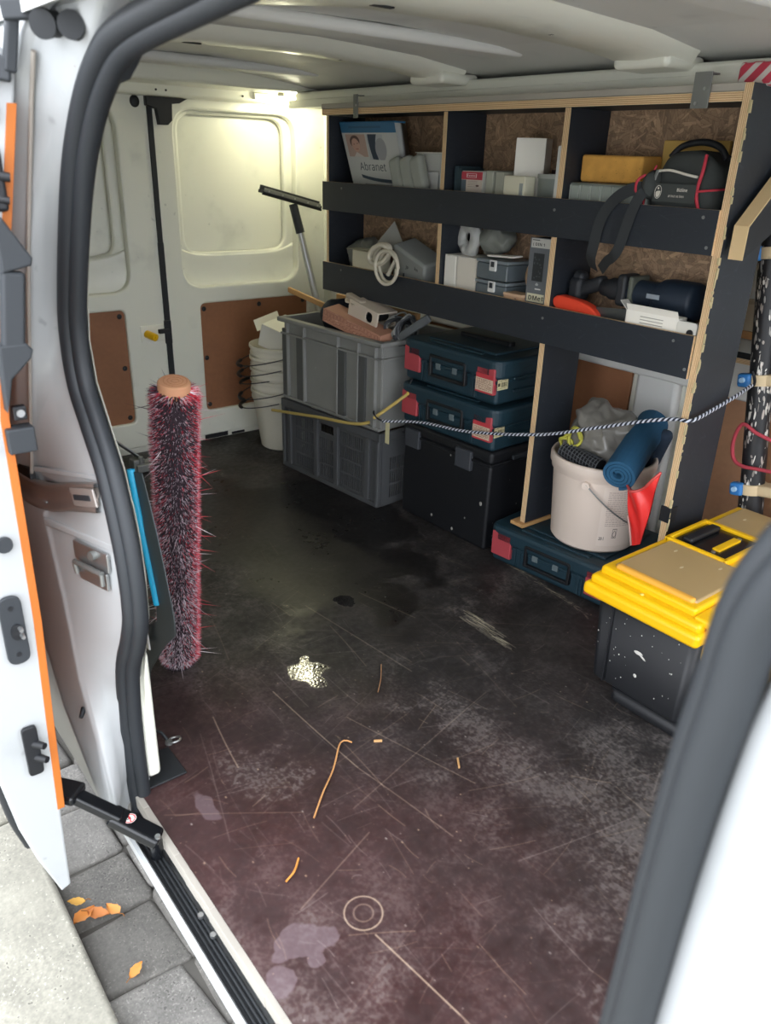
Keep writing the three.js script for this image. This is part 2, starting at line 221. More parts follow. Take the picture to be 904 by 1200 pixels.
// ---------------------------------------------------------------- roof, header, cant rail
{
  const prof = [[-0.06, 1.40], [0.06, 1.44], [0.25, 1.50], [0.6, 1.535], [0.95, 1.54], [1.3, 1.525], [1.6, 1.49], [1.8, 1.46], [1.95, 1.42]];
  const up = prof.map(([x, y]) => [x, y]), dn = prof.slice().reverse().map(([x, y]) => [x, y + 0.05]);
  const c = struct('ceiling', ext(poly([...up, ...dn]), 3.8, 0).translate(0, 0, -3.42), M.roof);
  const ribAt = (z, w, d, x0, x1, name) => {    // pressed hat section that follows the roof
    const rows = []; for (let i = 0; i <= 20; i++) { const x = x0 + (x1 - x0) * i / 20; let k = 0; while (k < prof.length - 2 && prof[k + 1][0] < x) k++; const a = prof[k], b = prof[k + 1], y = a[1] + (b[1] - a[1]) * (x - a[0]) / (b[0] - a[0]); rows.push([[x, y + 0.003, z - w / 2 - 0.02], [x, y - d, z - w / 2 + 0.004], [x, y - d - 0.004, z], [x, y - d, z + w / 2 - 0.004], [x, y + 0.003, z + w / 2 + 0.02]]); }
    struct(name, quadGrid(rows), M.inner, c);
    for (const sx of [0.62, 1.1]) struct('slot', cbox(0.05, 0.003, 0.014, sx, 0, 0).translate(0, prof[4][1] - d - 0.022 + (sx > 1 ? 0.014 : 0.012), z), M.black, c);
  };
  ribAt(-2.12, 0.13, 0.03, 0.05, 1.5, 'roof_rib'); ribAt(-1.33, 0.16, 0.03, 0.05, 1.5, 'roof_rib'); ribAt(-0.45, 0.14, 0.03, 0.05, 1.5, 'roof_rib');
  for (const z of [-2.12, -1.33]) struct('rib_bracket', box(1.4, 1.56, 1.462, 1.495, z - 0.08, z + 0.08, 0.015), M.inner, c);
  // roof skin stiffening creases
  for (const z of [-2.75, -1.75, -0.9]) struct('roof_pressing', box(0.3, 1.4, 1.5, 1.53, z - 0.05, z + 0.05, 0.03).translate(0, 0.008, 0), M.roof, c);
}
{
  const h = group('wall_rear', 'structure');
  obj('header_panel', [box(0, 1.95, 1.44, 1.56, -3.42, -3.2, 0.012)], M.inner, h);
  obj('header_step', [box(0, 1.95, 1.478, 1.56, -3.22, -3.02, 0.012)], M.inner, h);
  for (const x of [0.66, 0.7, 0.98, 1.02, 1.35]) obj('rivet_hole', cyl(0.004, 0.004, 0.003, 0, 0, 0, 10).rotateX(Math.PI / 2).translate(x, 1.46, -3.2), M.black, h);
  obj('cover_plate', box(1.4, 1.8, 1.452, 1.475, -3.199, -3.19, 0.003), M.inner, h);
  obj('rear_sill', [box(0, 1.9, -0.06, 0.03, -3.42, -3.3, 0.012)], M.inner, h);
  obj('drain_gap', [box(1.13, 1.25, 0.002, 0.026, -3.304, -3.296, 0.003), box(1.27, 1.34, 0.002, 0.014, -3.304, -3.296, 0.003)], M.black, h);
  obj('corner_pillar', [box(1.8, 1.95, 0, 1.5, -3.42, -3.2, 0.03), box(-0.05, 0.08, 0, 1.5, -3.42, -3.2, 0.03)], M.inner, h);
}
// ---------------------------------------------------------------- rear doors
function rearDoor(n, x0, x1, wx0, wx1, lx0, lx1, seamLeft) {
  const d = group('door_' + n, 'structure'), zf = -3.29;
  const s = rrect(x0, x1, 0.035, 1.47, 0.02); s.holes.push(hole(wx0, wx1, 0.7, 1.412, 0.1)); s.holes.push(hole(lx0 + 0.006, lx1 - 0.006, 0.138, 0.644, 0.035));
  obj('door_frame', ext(s, 0.03, 0.008, 16).translate(0, 0, zf - 0.03), M.inner, d);
  // lower half of the window pressing: a ledge that runs back to the blank
  const t = rrect(wx0 - 0.02, wx1 + 0.02, 0.66, 1.44, 0.1); t.holes.push(hole(wx0 + 0.035, wx1 - 0.035, 0.835, 1.4, 0.085));
  obj('window_surround', ext(t, 0.012, 0.011, 16).translate(0, 0, zf - 0.062), M.inner, d);
  const rows = []; for (const [y, z] of [[0.69, -0.024], [0.72, -0.034], [0.75, -0.037], [0.80, -0.04], [0.828, -0.034], [0.838, -0.042], [0.845, -0.07]]) { const r = []; for (let i = 0; i <= 20; i++) { const u = i / 20, e = Math.pow(Math.abs(u * 2 - 1), 5); r.push([wx0 + 0.01 + (wx1 - wx0 - 0.02) * u, y + 0.035 * e, zf + z + 0.005 * e]); } rows.push(r); }
  obj('window_ledge', quadGrid(rows), M.inner, d);
  obj('window_blank', box(wx0 - 0.02, wx1 + 0.02, 0.7, 1.44, zf - 0.1, zf - 0.08, 0), M.inner, d);
  obj('outer_skin', box(x0, x1, 0.03, 1.47, zf - 0.13, zf - 0.101, 0), M.white, d);
  obj('hardboard_lining', ext(rrect(lx0, lx1, 0.13, 0.65, 0.035), 0.004, 0.001).translate(0, 0, zf - 0.012), M.hardboard, d);
  for (const y of [0.17, 0.39, 0.61]) for (const x of [lx0 + 0.035, (lx0 + lx1) / 2 + 0.02, lx1 - 0.035]) if (!(y === 0.39 && Math.abs(x - (lx0 + lx1) / 2) < 0.1)) obj('lining_clip', new THREE.SphereGeometry(0.011, 12, 6).scale(1, 1, 0.4).translate(x, y, zf - 0.007), M.black, d);
  return d;
}
const leftDoor = rearDoor(1, 0.06, 0.968, 0.14, 0.85, 0.2, 0.815);
const rightDoor = rearDoor(2, 0.995, 1.83, 1.07, 1.66, 1.13, 1.72);
{
  obj('door_seam', [bar([0.981, 1.44, -3.287], [0.981, 0.9, -3.287], 0.022, 0.02, [1, 0, 0]), bar([0.981, 0.9, -3.287], [0.985, 0.06, -3.287], 0.026, 0.02, [1, 0, 0])], M.rubber, leftDoor);
  obj('latch_cover', [ext(poly([[0.965, 1.438], [1.13, 1.438], [1.1, 1.424], [1.066, 1.42], [1.062, 1.36], [1.045, 1.345], [1.012, 1.345], [1.005, 1.4], [0.965, 1.41]]), 0.03, 0.003).translate(0, 0, -3.29)], M.black, leftDoor);
  obj('plug', new THREE.SphereGeometry(0.02, 14, 8).scale(1, 1.1, 0.4).translate(0.925, 1.42, -3.282), M.black, leftDoor);
  obj('latch_plate', [box(0.858, 0.965, 0.495, 0.565, -3.286, -3.278, 0.004)], M.inner, leftDoor);
  const y = obj('yellow_knob', [rod([0.885, 0.53, -3.28], [0.905, 0.52, -3.235], 0.017, 0.016, 16), rod([0.905, 0.52, -3.236], [0.907, 0.519, -3.232], 0.007, 0.006, 10)], M.yellow, leftDoor); y.userData.label = 'yellow plastic bolt knob';
  obj('catch', [box(0.935, 0.985, 0.528, 0.546, -3.28, -3.262, 0.003), box(0.965, 0.995, 0.48, 0.58, -3.282, -3.27, 0.003)], M.black, leftDoor);
}
// right side wall (behind the shelves), front bulkhead, left wall behind the side opening
{
  const w = group('wall_right', 'structure');
  obj('side_panel', [box(1.87, 1.93, -0.05, 1.5, -3.42, 0.35, 0)], M.inner, w);
  obj('body_post', [box(1.838, 1.88, 0, 1.45, -1.49, -1.33, 0.02), box(1.835, 1.88, 0.62, 1.45, -3.3, 0.3, 0.01)], M.roof, w);
  obj('hardboard_lining', box(1.855, 1.866, 0.02, 0.66, -3.15, -1.515, 0.002), M.hardboard, w);
  const l2 = obj('hardboard_lining', box(1.855, 1.866, 0.02, 0.9, -1.31, 0.2, 0.002), mat(0xbd8d69, 0.6, { map: M.hardboard.map }), w);
  obj('cant_rail', [bar([1.68, 1.452, -3.06], [1.68, 1.452, 0.3], 0.055, 0.34, [0, 1, 0], 0.012)], M.inner, w);
  obj('rail_flange', [bar([1.515, 1.437, -3.1], [1.515, 1.437, 0.3], 0.03, 0.02, [0, 1, 0], 0.004)], M.inner, w);
}
{
  const w = group('wall_front', 'structure');
  const s = rrect(-0.02, 1.93, -0.05, 1.58, 0.002); s.holes.push(hole(0.08, 1.84, 0.36, 1.45, 0.1));   // unseen cab partition; its big window is added to let daylight in
  obj('bulkhead', ext(s, 0.03, 0, 10).translate(0, 0, 0.3), M.roof, w);
  obj('added_daylight_pane', box(0.06, 1.86, 0.34, 1.47, 0.312, 0.316, 0), mat(0xffffff, 0.02, { transmission: 1, thickness: 0, ior: 1.45 }), w);
  obj('added_pane_gasket', ext((() => { const r = rrect(0.05, 1.87, 0.33, 1.48, 0.12); r.holes.push(hole(0.085, 1.835, 0.365, 1.445, 0.1)); return r; })(), 0.012, 0.003).translate(0, 0, 0.285), M.rubber, w);
}
// ---------------------------------------------------------------- side opening: rear post, seal, front post
{
  const w = group('wall_left', 'structure');
  //   y, z at the seal, outer edge (x, z), flank edge (x, z)
  const R = [[-0.02, -1.30, -0.045, -1.295, -0.06, -1.3], [0.02, -1.305, -0.064, -1.28, -0.078, -1.283], [0.05, -1.305, -0.07, -1.255, -0.085, -1.258], [0.17, -1.295, -0.07, -1.30, -0.085, -1.43], [0.29, -1.28, -0.07, -1.363, -0.085, -1.51], [0.4, -1.24, -0.07, -1.375, -0.085, -1.547], [0.47, -1.21, -0.07, -1.386, -0.085, -1.545], [0.56, -1.205, -0.07, -1.41, -0.085, -1.532], [0.625, -1.21, -0.069, -1.43, -0.083, -1.525], [0.635, -1.212, -0.058, -1.43, -0.07, -1.525], [0.685, -1.225, -0.055, -1.475, -0.07, -1.52], [0.695, -1.232, -0.066, -1.48, -0.08, -1.515], [0.745, -1.248, -0.066, -1.455, -0.08, -1.49], [0.8, -1.285, -0.066, -1.43, -0.08, -1.46], [0.88, -1.338, -0.065, -1.395, -0.08, -1.415], [0.95, -1.349, -0.064, -1.37, -0.08, -1.385], [1.03, -1.33, -0.062, -1.34, -0.08, -1.352], [1.12, -1.288, -0.06, -1.30, -0.079, -1.31], [1.2, -1.24, -0.052, -1.275, -0.075, -1.285], [1.273, -1.18, -0.045, -1.25, -0.07, -1.26], [1.361, -1.08, -0.045, -1.195, -0.06, -1.2], [1.43, -1.0, -0.03, -1.15, -0.04, -1.16]];
  const rows = R.map(([y, zs, xe, ze, xf, zf]) => [[0.03, y, zs - 0.022], [0.008, y, zs - 0.008], [-0.006, y, zs - 0.008], [-0.012, y, zs - 0.02], [-0.012 + (xe + 0.012) * 0.45, y, zs - 0.02 + (ze - zs + 0.02) * 0.45], [xe + 0.006, y, ze + 0.008], [xe, y, ze], [xe - 0.004, y, ze - 0.006], [xf, y, zf - 0.003], [xf - 0.004, y, zf - 0.02], [xf - 0.008, y, -1.9], [xf - 0.008, y, -3.42]]);
  obj('rear_post', quadGrid(rows), M.white, w);
  // inner side of the post and the inner wall towards the rear doors
  const inner = R.map(([y, zs]) => [[0.03, y, zs - 0.01], [0.034, y, zs - 0.016], [0.038, y, zs - 0.03], [0.042, y, zs - 0.08], [0.05, y, -1.75], [0.06, y, -3.4]]);
  obj('post_inner_skin', quadGrid(inner.filter((r) => r[0][1] > 0)), M.inner, w);
  obj('panel_step', [bar([-0.004, 0.745, -1.235], [-0.068, 0.702, -1.475], 0.01, 0.006, [0, 1, 0], 0.003)], M.white, w); obj('panel_step', [bar([0.0, 0.618, -1.205], [-0.07, 0.612, -1.43], 0.016, 0.01, [0, 1, 0], 0.005)], M.white, w);
  const rail = [[-0.012, 0.708, -1.262], [-0.03, 0.685, -1.345], [-0.05, 0.66, -1.43], [-0.07, 0.655, -1.53], [-0.085, 0.655, -1.8], [-0.088, 0.655, -2.6]];
  { const rc = curve(rail), rows = []; for (let i = 0; i <= 40; i++) { const p = rc.getPoint(i / 40), t = rc.getTangent(i / 40), n = t.clone().cross(V(0, 1, 0)).normalize(); if (n.x > 0) n.negate(); rows.push([[0.026, 0.004], [0.026, 0.013], [0.018, 0.014], [0.017, 0.006], [0.004, 0.005], [-0.004, 0.009], [-0.016, 0.006], [-0.018, 0.015], [-0.028, 0.015], [-0.03, 0.004]].map(([v, d]) => [p.x + n.x * d, p.y + v, p.z + n.z * d])); }
    obj('guide_rail', quadGrid(rows), mat(0xb4aca6, 0.35, { metalness: 0.75 }), w); }
  { const ep = obj('rail_end_plate', [bar([-0.023, 0.705, -1.264], [-0.041, 0.688, -1.335], 0.034, 0.005, [0, 1, 0], 0.002)], mat(0xb9b2ac, 0.4, { metalness: 0.6 }), w); obj('end_slot', [bar([-0.027, 0.702, -1.276], [-0.04, 0.69, -1.325], 0.01, 0.006, [0, 1, 0], 0.001)], M.darkGrey, ep); }
  obj('rail_shadow_gap', bar([-0.07, 0.693, -1.47], [-0.077, 0.69, -1.53], 0.02, 0.01, [0, 1, 0], 0), M.black, w);
  const st = obj('striker', [bar([-0.022, 0.588, -1.24], [-0.05, 0.588, -1.335], 0.036, 0.006, [0, 1, 0], 0.002), bar([-0.026, 0.549, -1.245], [-0.049, 0.549, -1.325], 0.034, 0.006, [0, 1, 0], 0.002)], M.steel, w);
  obj('striker_bar', [rod([-0.036, 0.57, -1.245], [-0.058, 0.569, -1.322], 0.005, 0.005, 8), rod([-0.036, 0.57, -1.245], [-0.036, 0.547, -1.245], 0.0045, 0.0045, 8), rod([-0.058, 0.569, -1.322], [-0.056, 0.546, -1.32], 0.0045, 0.0045, 8), rod([-0.032, 0.596, -1.275], [-0.043, 0.596, -1.272], 0.009, 0.009, 10)], M.dullSteel, st);
  obj('edge_drip', tube([[-0.048, 1.361, -1.187], [-0.049, 1.273, -1.243], [-0.064, 1.1, -1.296], [-0.069, 0.913, -1.373], [-0.071, 0.695, -1.47]], 0.0035, 40, 6), mat(0x9a938a, 0.7), w);
  obj('rust_line', tube([[-0.028, 1.359, -1.19], [-0.026, 1.354, -1.175], [-0.014, 1.343, -1.13]], 0.003, 12, 6), mat(0x8c5a48, 0.8), w);
  obj('stop_buffer', [rod([-0.012, 1.39, -1.155], [-0.05, 1.385, -1.125], 0.015, 0.014, 20), rod([-0.046, 1.386, -1.13], [-0.053, 1.384, -1.122], 0.0165, 0.0165, 20), rod([-0.01, 1.385, -1.12], [-0.03, 1.383, -1.09], 0.016, 0.016, 14)], M.rubber, w);
  obj('stud', rod([-0.075, 0.23, -1.35], [-0.087, 0.222, -1.335], 0.006, 0.004, 8), M.black, w);
  // front post beside the camera and the roof rail over the opening
  const F = [[-0.3, -0.2], [0.3, -0.195], [0.66, -0.18], [0.83, -0.176], [0.95, -0.17], [1.06, -0.152], [1.2, -0.055], [1.3, 0.07], [1.44, 0.1]];
  obj('front_post', quadGrid(F.map(([y, z]) => [[0.05, y, z + 0.05], [0.02, y, z + 0.006], [-0.002, y, z + 0.02], [-0.02, y, z + 0.05], [-0.028, y, z + 0.09], [-0.045, y, z + 0.13], [-0.05, y, z + 0.3], [-0.05, y, 0.9]])), M.white, w);
  obj('front_inner', [box(0.02, 0.06, -0.05, 0.95, -0.13, 0.32, 0.005), box(0.02, 0.06, 0.9, 1.5, 0.12, 0.32, 0.005)], M.inner, w);
  obj('roof_side', [bar([0.005, 1.48, -3.4], [0.005, 1.515, 0.9], 0.15, 0.05, [0, 1, 0], 0.012), bar([-0.035, 1.5, -3.4], [-0.035, 1.535, 0.9], 0.13, 0.03, [0, 1, 0], 0.01)], M.white, w);
  obj('upper_track', bar([-0.027, 1.405, -1.7], [-0.027, 1.45, 0.2], 0.025, 0.018, [0, 1, 0], 0.003), M.alu, w);
  // wheel-arch corner under the seal: dark pocket in the floor
  obj('floor_pocket', box(0.012, 0.105, 0.001, 0.006, -1.40, -1.30, 0.002), M.rubber, w);
  obj('lower_inner_panel', [bar([0.035, 0.03, -1.345], [0.035, 0.34, -1.345], 0.09, 0.03, [0, 0, 1], 0.01)], M.inner, w);
}
{
  // two-lobed rubber seal all round the opening
  const path = [[0, -0.06, -1.305], [0, 0.06, -1.31], [0, 0.2, -1.305], [0, 0.33, -1.283], [0, 0.42, -1.232], [0, 0.5, -1.2], [0, 0.617, -1.203], [0, 0.745, -1.242], [0, 0.82, -1.292], [0, 0.88, -1.333], [0, 0.95, -1.342], [0, 1.03, -1.322], [0, 1.197, -1.233], [0.002, 1.29, -1.158], [0.004, 1.345, -1.08], [0.006, 1.37, -1.0], [0.008, 1.388, -0.82], [0.008, 1.405, -0.6], [0.008, 1.42, -0.38], [0.008, 1.425, -0.1], [0.006, 1.40, 0.06], [0.004, 1.3, 0.06], [0, 1.2, -0.06], [0, 1.06, -0.155], [0, 0.95, -0.172], [0, 0.83, -0.178], [0, 0.6, -0.183], [0, 0.2, -0.2], [0, -0.06, -0.21]];
  const c = curve(path), out = [], inn = []; for (let i = 0; i <= 120; i++) { const p = c.getPoint(i / 120), t = c.getTangent(i / 120), n = V(0, t.z, -t.y).normalize(); out.push(p.clone().addScaledVector(n, 0.0068).add(V(-0.0062, 0, 0)).toArray()); inn.push(p.clone().addScaledVector(n, -0.0068).add(V(0.0062, 0, 0)).toArray()); }
  const t = struct('trim_2', [tube(out, 0.0155, 360, 10), tube(inn, 0.015, 360, 10)], M.seal);
  t.userData.label = undefined; delete t.userData.label;
  obj('corner_web', extX(poly([[-1.17, 1.31], [-1.142, 1.33], [-1.109, 1.328], [-1.07, 1.332], [-1.042, 1.346], [-1.01, 1.364], [-1.0, 1.376], [-1.08, 1.365]]), 0.014, 0.012, 0.004), M.seal, t);
}
// ---------------------------------------------------------------- open sliding door (front edge in view)
{
  const d = group('door_3', 'structure'); const zF = -1.22;
  const inn = [[-0.185, -0.06], [-0.18, 0.1], [-0.172, 0.3], [-0.163, 0.5], [-0.160, 0.7], [-0.158, 0.85], [-0.136, 1.0], [-0.108, 1.14], [-0.082, 1.27], [-0.068, 1.34]];
  const outp = [[-0.1, 1.4], [-0.16, 1.36], [-0.24, 1.1], [-0.3, 0.7], [-0.285, 0.4], [-0.262, 0.26], [-0.245, 0.12], [-0.225, 0.03], [-0.197, -0.065]];
  obj('door_shell', ext(poly([...inn, ...outp]), 1.05, 0.004).translate(0, 0, zF - 1.054), M.white, d);
  const a = inn.slice(1, 9), rev = a.slice().reverse();
  const lin = obj('ply_lining', ext(poly([...a.map(([x, y]) => [x + 0.001, y + 0.03]), ...rev.map(([x, y]) => [x + 0.012, y + 0.03])]), 1.0, 0.001).translate(0, 0, zF - 1.0), mat(0xc8742a, 0.6, { map: M.wood.map }), d); lin.userData.label = 'orange plywood door lining seen edge-on';
  obj('bottom_seal', tube([[-0.262, 0.26, zF - 0.02], [-0.25, 0.14, zF - 0.02], [-0.232, 0.06, zF - 0.02]], 0.012, 16, 8), M.rubber, d);
  const face = zF + 0.004;
  const disc = (x, y, r, t, m, n = 'plug') => obj(n, cyl(r, r * 0.92, t, 0, 0, 0, 24).rotateX(Math.PI / 2).translate(x, y, face), m, d);
  disc(-0.186, 0.683, 0.0135, 0.006, M.darkGrey, 'rubber_plug');
  const o = obj('contact_plate', ext(rrect(-0.211, -0.179, 0.468, 0.592, 0.0155), 0.004, 0.0015).translate(0, 0, face), M.darkGrey, d);
  obj('contact_pin', [cyl(0.004, 0.003, 0.012, 0, 0, 0, 10).rotateX(Math.PI / 2).translate(-0.187, 0.535, face + 0.008), cyl(0.004, 0.003, 0.012, 0, 0, 0, 10).rotateX(Math.PI / 2).translate(-0.186, 0.522, face + 0.008)], M.steel, o);
  obj('contact_socket', cyl(0.012, 0.011, 0.005, 0, 0, 0, 20).rotateX(Math.PI / 2).scale(0.8, 1.3, 1).translate(-0.192, 0.528, face + 0.004), M.black, o);
  for (const y of [0.573, 0.486]) obj('screw', cyl(0.004, 0.004, 0.002, 0, 0, 0, 10).rotateX(Math.PI / 2).translate(-0.195, y, face + 0.005), M.black, o);
  const k = obj('latch_plate', ext(rrect(-0.214, -0.192, 0.235, 0.335, 0.006), 0.005, 0.0015).translate(0, 0, face), M.black, d);
  for (const y of [0.298, 0.268]) obj('latch_pin', rod([-0.2, y, face], [-0.186, y + 0.002, face + 0.022], 0.008, 0.006, 10), M.black, k);
  // grab handle with two wedge brackets, lock above it
  const h = obj('grab_handle', [bar([-0.112, 1.092, face + 0.012], [-0.128, 0.985, face + 0.012], 0.032, 0.02, [1, 0, 0], 0.006)], M.darkGrey, d);
  obj('handle_bracket', [ext(poly([[-0.125, 1.155], [-0.118, 1.158], [-0.088, 1.108], [-0.09, 1.101], [-0.125, 1.093]]), 0.02, 0.003).translate(0, 0, face), ext(poly([[-0.145, 0.99], [-0.112, 0.99], [-0.106, 0.982], [-0.11, 0.972], [-0.14, 0.945], [-0.15, 0.9]]), 0.02, 0.003).translate(0, 0, face)], M.darkGrey, h);
  obj('lock', [box(-0.13, -0.102, 1.168, 1.25, face - 0.002, face + 0.014, 0.006), rod([-0.112, 1.213, face + 0.01], [-0.096, 1.211, face + 0.014], 0.007, 0.006, 10), rod([-0.114, 1.184, face + 0.01], [-0.101, 1.182, face + 0.014], 0.006, 0.005, 10)], M.black, d);
  // middle roller block
  obj('roller_block', box(-0.155, -0.115, 0.827, 0.866, face - 0.02, face + 0.01, 0.003), M.darkGrey, d);
  const cl = obj('clip', box(-0.14, -0.121, 0.877, 0.898, face - 0.01, face + 0.004, 0.002), M.black, d);
  obj('clip_screw', cyl(0.006, 0.006, 0.003, 0, 0, 0, 12).rotateX(Math.PI / 2).translate(-0.1305, 0.888, face + 0.004), M.steel, cl);
  // upper roller arm
  obj('upper_arm', [bar([-0.12, 1.345, -1.215], [-0.075, 1.338, -1.2], 0.03, 0.016, [0, 1, 0], 0.004), bar([-0.078, 1.335, -1.2], [-0.066, 1.405, -1.19], 0.016, 0.016, [0, 0, 1], 0.004), bar([-0.08, 1.402, -1.19], [-0.01, 1.41, -1.16], 0.024, 0.014, [0, 1, 0], 0.004), cyl(0.012, 0.012, 0.03, -0.02, 1.395, -1.15, 14)], M.darkGrey, d);
  obj('hinge_screw', [cyl(0.01, 0.01, 0.006, 0, 0, 0, 12).rotateX(Math.PI / 2).translate(-0.104, 1.292, face)], M.dullSteel, d);
  obj('hinge_plate', [box(-0.125, -0.096, 1.275, 1.345, face - 0.006, face + 0.002, 0.003)], M.darkGrey, d);
  // lower arm to the sill
  const arm = obj('lower_arm', [bar([-0.18, 0.13, -1.29], [-0.135, 0.128, -1.235], 0.02, 0.05, [0, 1, 0], 0.006), bar([-0.15, 0.13, -1.25], [-0.075, 0.062, -1.2], 0.02, 0.032, [0, 1, 0], 0.006), bar([-0.09, 0.068, -1.215], [-0.02, 0.008, -1.155], 0.024, 0.044, [0, 1, 0], 0.008), cyl(0.012, 0.012, 0.05, -0.026, -0.042, -1.165, 14)], M.blackGloss, d);
  obj('arm_bolt', [cyl(0.0055, 0.0055, 0.006, -0.04, 0.033, -1.185, 10), cyl(0.0055, 0.0055, 0.006, -0.026, 0.022, -1.148, 10), cyl(0.0055, 0.0055, 0.006, -0.082, 0.072, -1.222, 10)], M.steel, arm);
  const lab = printed(128, 128, (g) => { g.fillStyle = '#e9e6e0'; g.fillRect(0, 0, 128, 128); g.strokeStyle = '#c4262c'; g.lineWidth = 13; g.beginPath(); g.arc(64, 64, 52, 0, 7); g.stroke(); g.fillStyle = '#222'; g.beginPath(); g.ellipse(60, 58, 26, 12, 0.6, 0, 7); g.fill(); g.fillRect(50, 60, 12, 34); g.beginPath(); g.moveTo(27, 27); g.lineTo(101, 101); g.stroke(); });
  const cg = new THREE.CircleGeometry(0.0125, 28).rotateX(-Math.PI / 2).rotateY(-0.9); cg.userData.keep = true; const cm = new THREE.Mesh(cg, lab); cm.name = 'warning_sticker'; cm.position.set(-0.062, 0.0605, -1.19); arm.add(cm);
}
// ---------------------------------------------------------------- outside: kerb and gutter stones
{
  const granite = (a, b, c, f) => dtex(512, 512, (u, v) => { const n = tile(u, v, 64, 3, 1), m = tile(u, v, 38, 7, 2), l = tile(u, v, 5, 2, 4), q = tile(u, v, 90, 11, 1); const k = 1 + 0.28 * l + (n > 0.15 ? f * 1.4 : 0) - (m > 0.22 ? f * 2.2 : 0) + 0.3 * m + 0.22 * q; return [a * k, b * k, c * k]; });
  const gk = mat(0xffffff, 0.85, { map: granite(0.53, 0.52, 0.475, 0.15), bumpMap: dirtBump, bumpScale: 0.001 }); gk.map.repeat.set(2.2, 2.2);
  const g = group('ground', 'structure');
  obj('gravel_bed', box(-4, 6, -0.62, -0.517, -8, 6, 0), mat(0x6b6862, 0.95, { map: specks }), g);
  const tones = [0, 1, 2].map((i) => { const m = mat(0xffffff, 0.72, { map: granite(0.40 + 0.04 * i, 0.39 + 0.04 * i, 0.37 + 0.04 * i, 0.13), bumpMap: dirtBump, bumpScale: 0.003 }); m.map.repeat.set(2.5, 2.5); return m; });
  const sett = (x0, x1, z0, z1) => { const G = new RoundedBoxGeometry(x1 - x0 - 0.004, 0.1, z1 - z0 - 0.005, 8, 0.018); const so = rr(0, 50); wobble(G, 0.02, 5, so); wobble(G, 0.006, 24, so); obj('paving_stone', G.translate((x0 + x1) / 2, -0.553 + rr(-0.004, 0.006), (z0 + z1) / 2), tones[Math.floor(rnd() * 3)], g); };
  let z = -0.6; while (z > -3.6) { const l = rr(0.17, 0.25); let x = -0.155; const w = rr(0.19, 0.22); sett(x, x + w, z - l, z); z -= l; }
  z = -0.5; while (z > -3.6) { const l = rr(0.16, 0.24); sett(0.05, 0.27, z - l, z); z -= l; }
  for (let k = 0; k < 7; k++) { z = -0.5 - rr(0, 0.1); while (z > -3.4) { const l = rr(0.16, 0.24); sett(0.28 + 0.2 * k, 0.475 + 0.2 * k, z - l, z); z -= l; } }
  const kerb = (z0, z1) => { const G = new RoundedBoxGeometry(0.34, 0.24, z1 - z0 - 0.008, 6, 0.02); wobble(G, 0.008, 9, z0); wobble(G, 0.003, 40, z0); obj('kerb_stone', G.translate(-0.322, -0.54, (z0 + z1) / 2), gk, g); };
  kerb(-1.86, -0.9); kerb(-2.9, -1.86); kerb(-0.9, 0.3); kerb(-4.0, -2.9);
  obj('pavement', box(-4, -0.49, -0.6, -0.43, -8, 6, 0), gk, g);
}
// ---------------------------------------------------------------- lamp on the header
{
  const t = thing('cabin_lamp', 'small lit LED lamp with a pale yellow glow on the header above the rear doors', 'lamp', [1.56, 1.478, -3.13]);
  obj('housing', cbox(0.15, 0.012, 0.05, 0, -0.006, 0, 0.004), M.whitePlastic, t);
  obj('diffuser', cbox(0.11, 0.012, 0.034, -0.01, -0.016, 0, 0.005), new THREE.MeshStandardMaterial({ color: 0xffffff, emissive: new THREE.Color(1, 0.96, 0.7), emissiveIntensity: 9 }), t);
  const l = new THREE.PointLight(new THREE.Color(...LAMP.color), LAMP.intensity, 0, 2); l.position.set(-0.01, -0.03, 0.0); l.castShadow = true; l.shadow.radius = 1.5; l.name = 'lamp_light'; t.add(l);
}
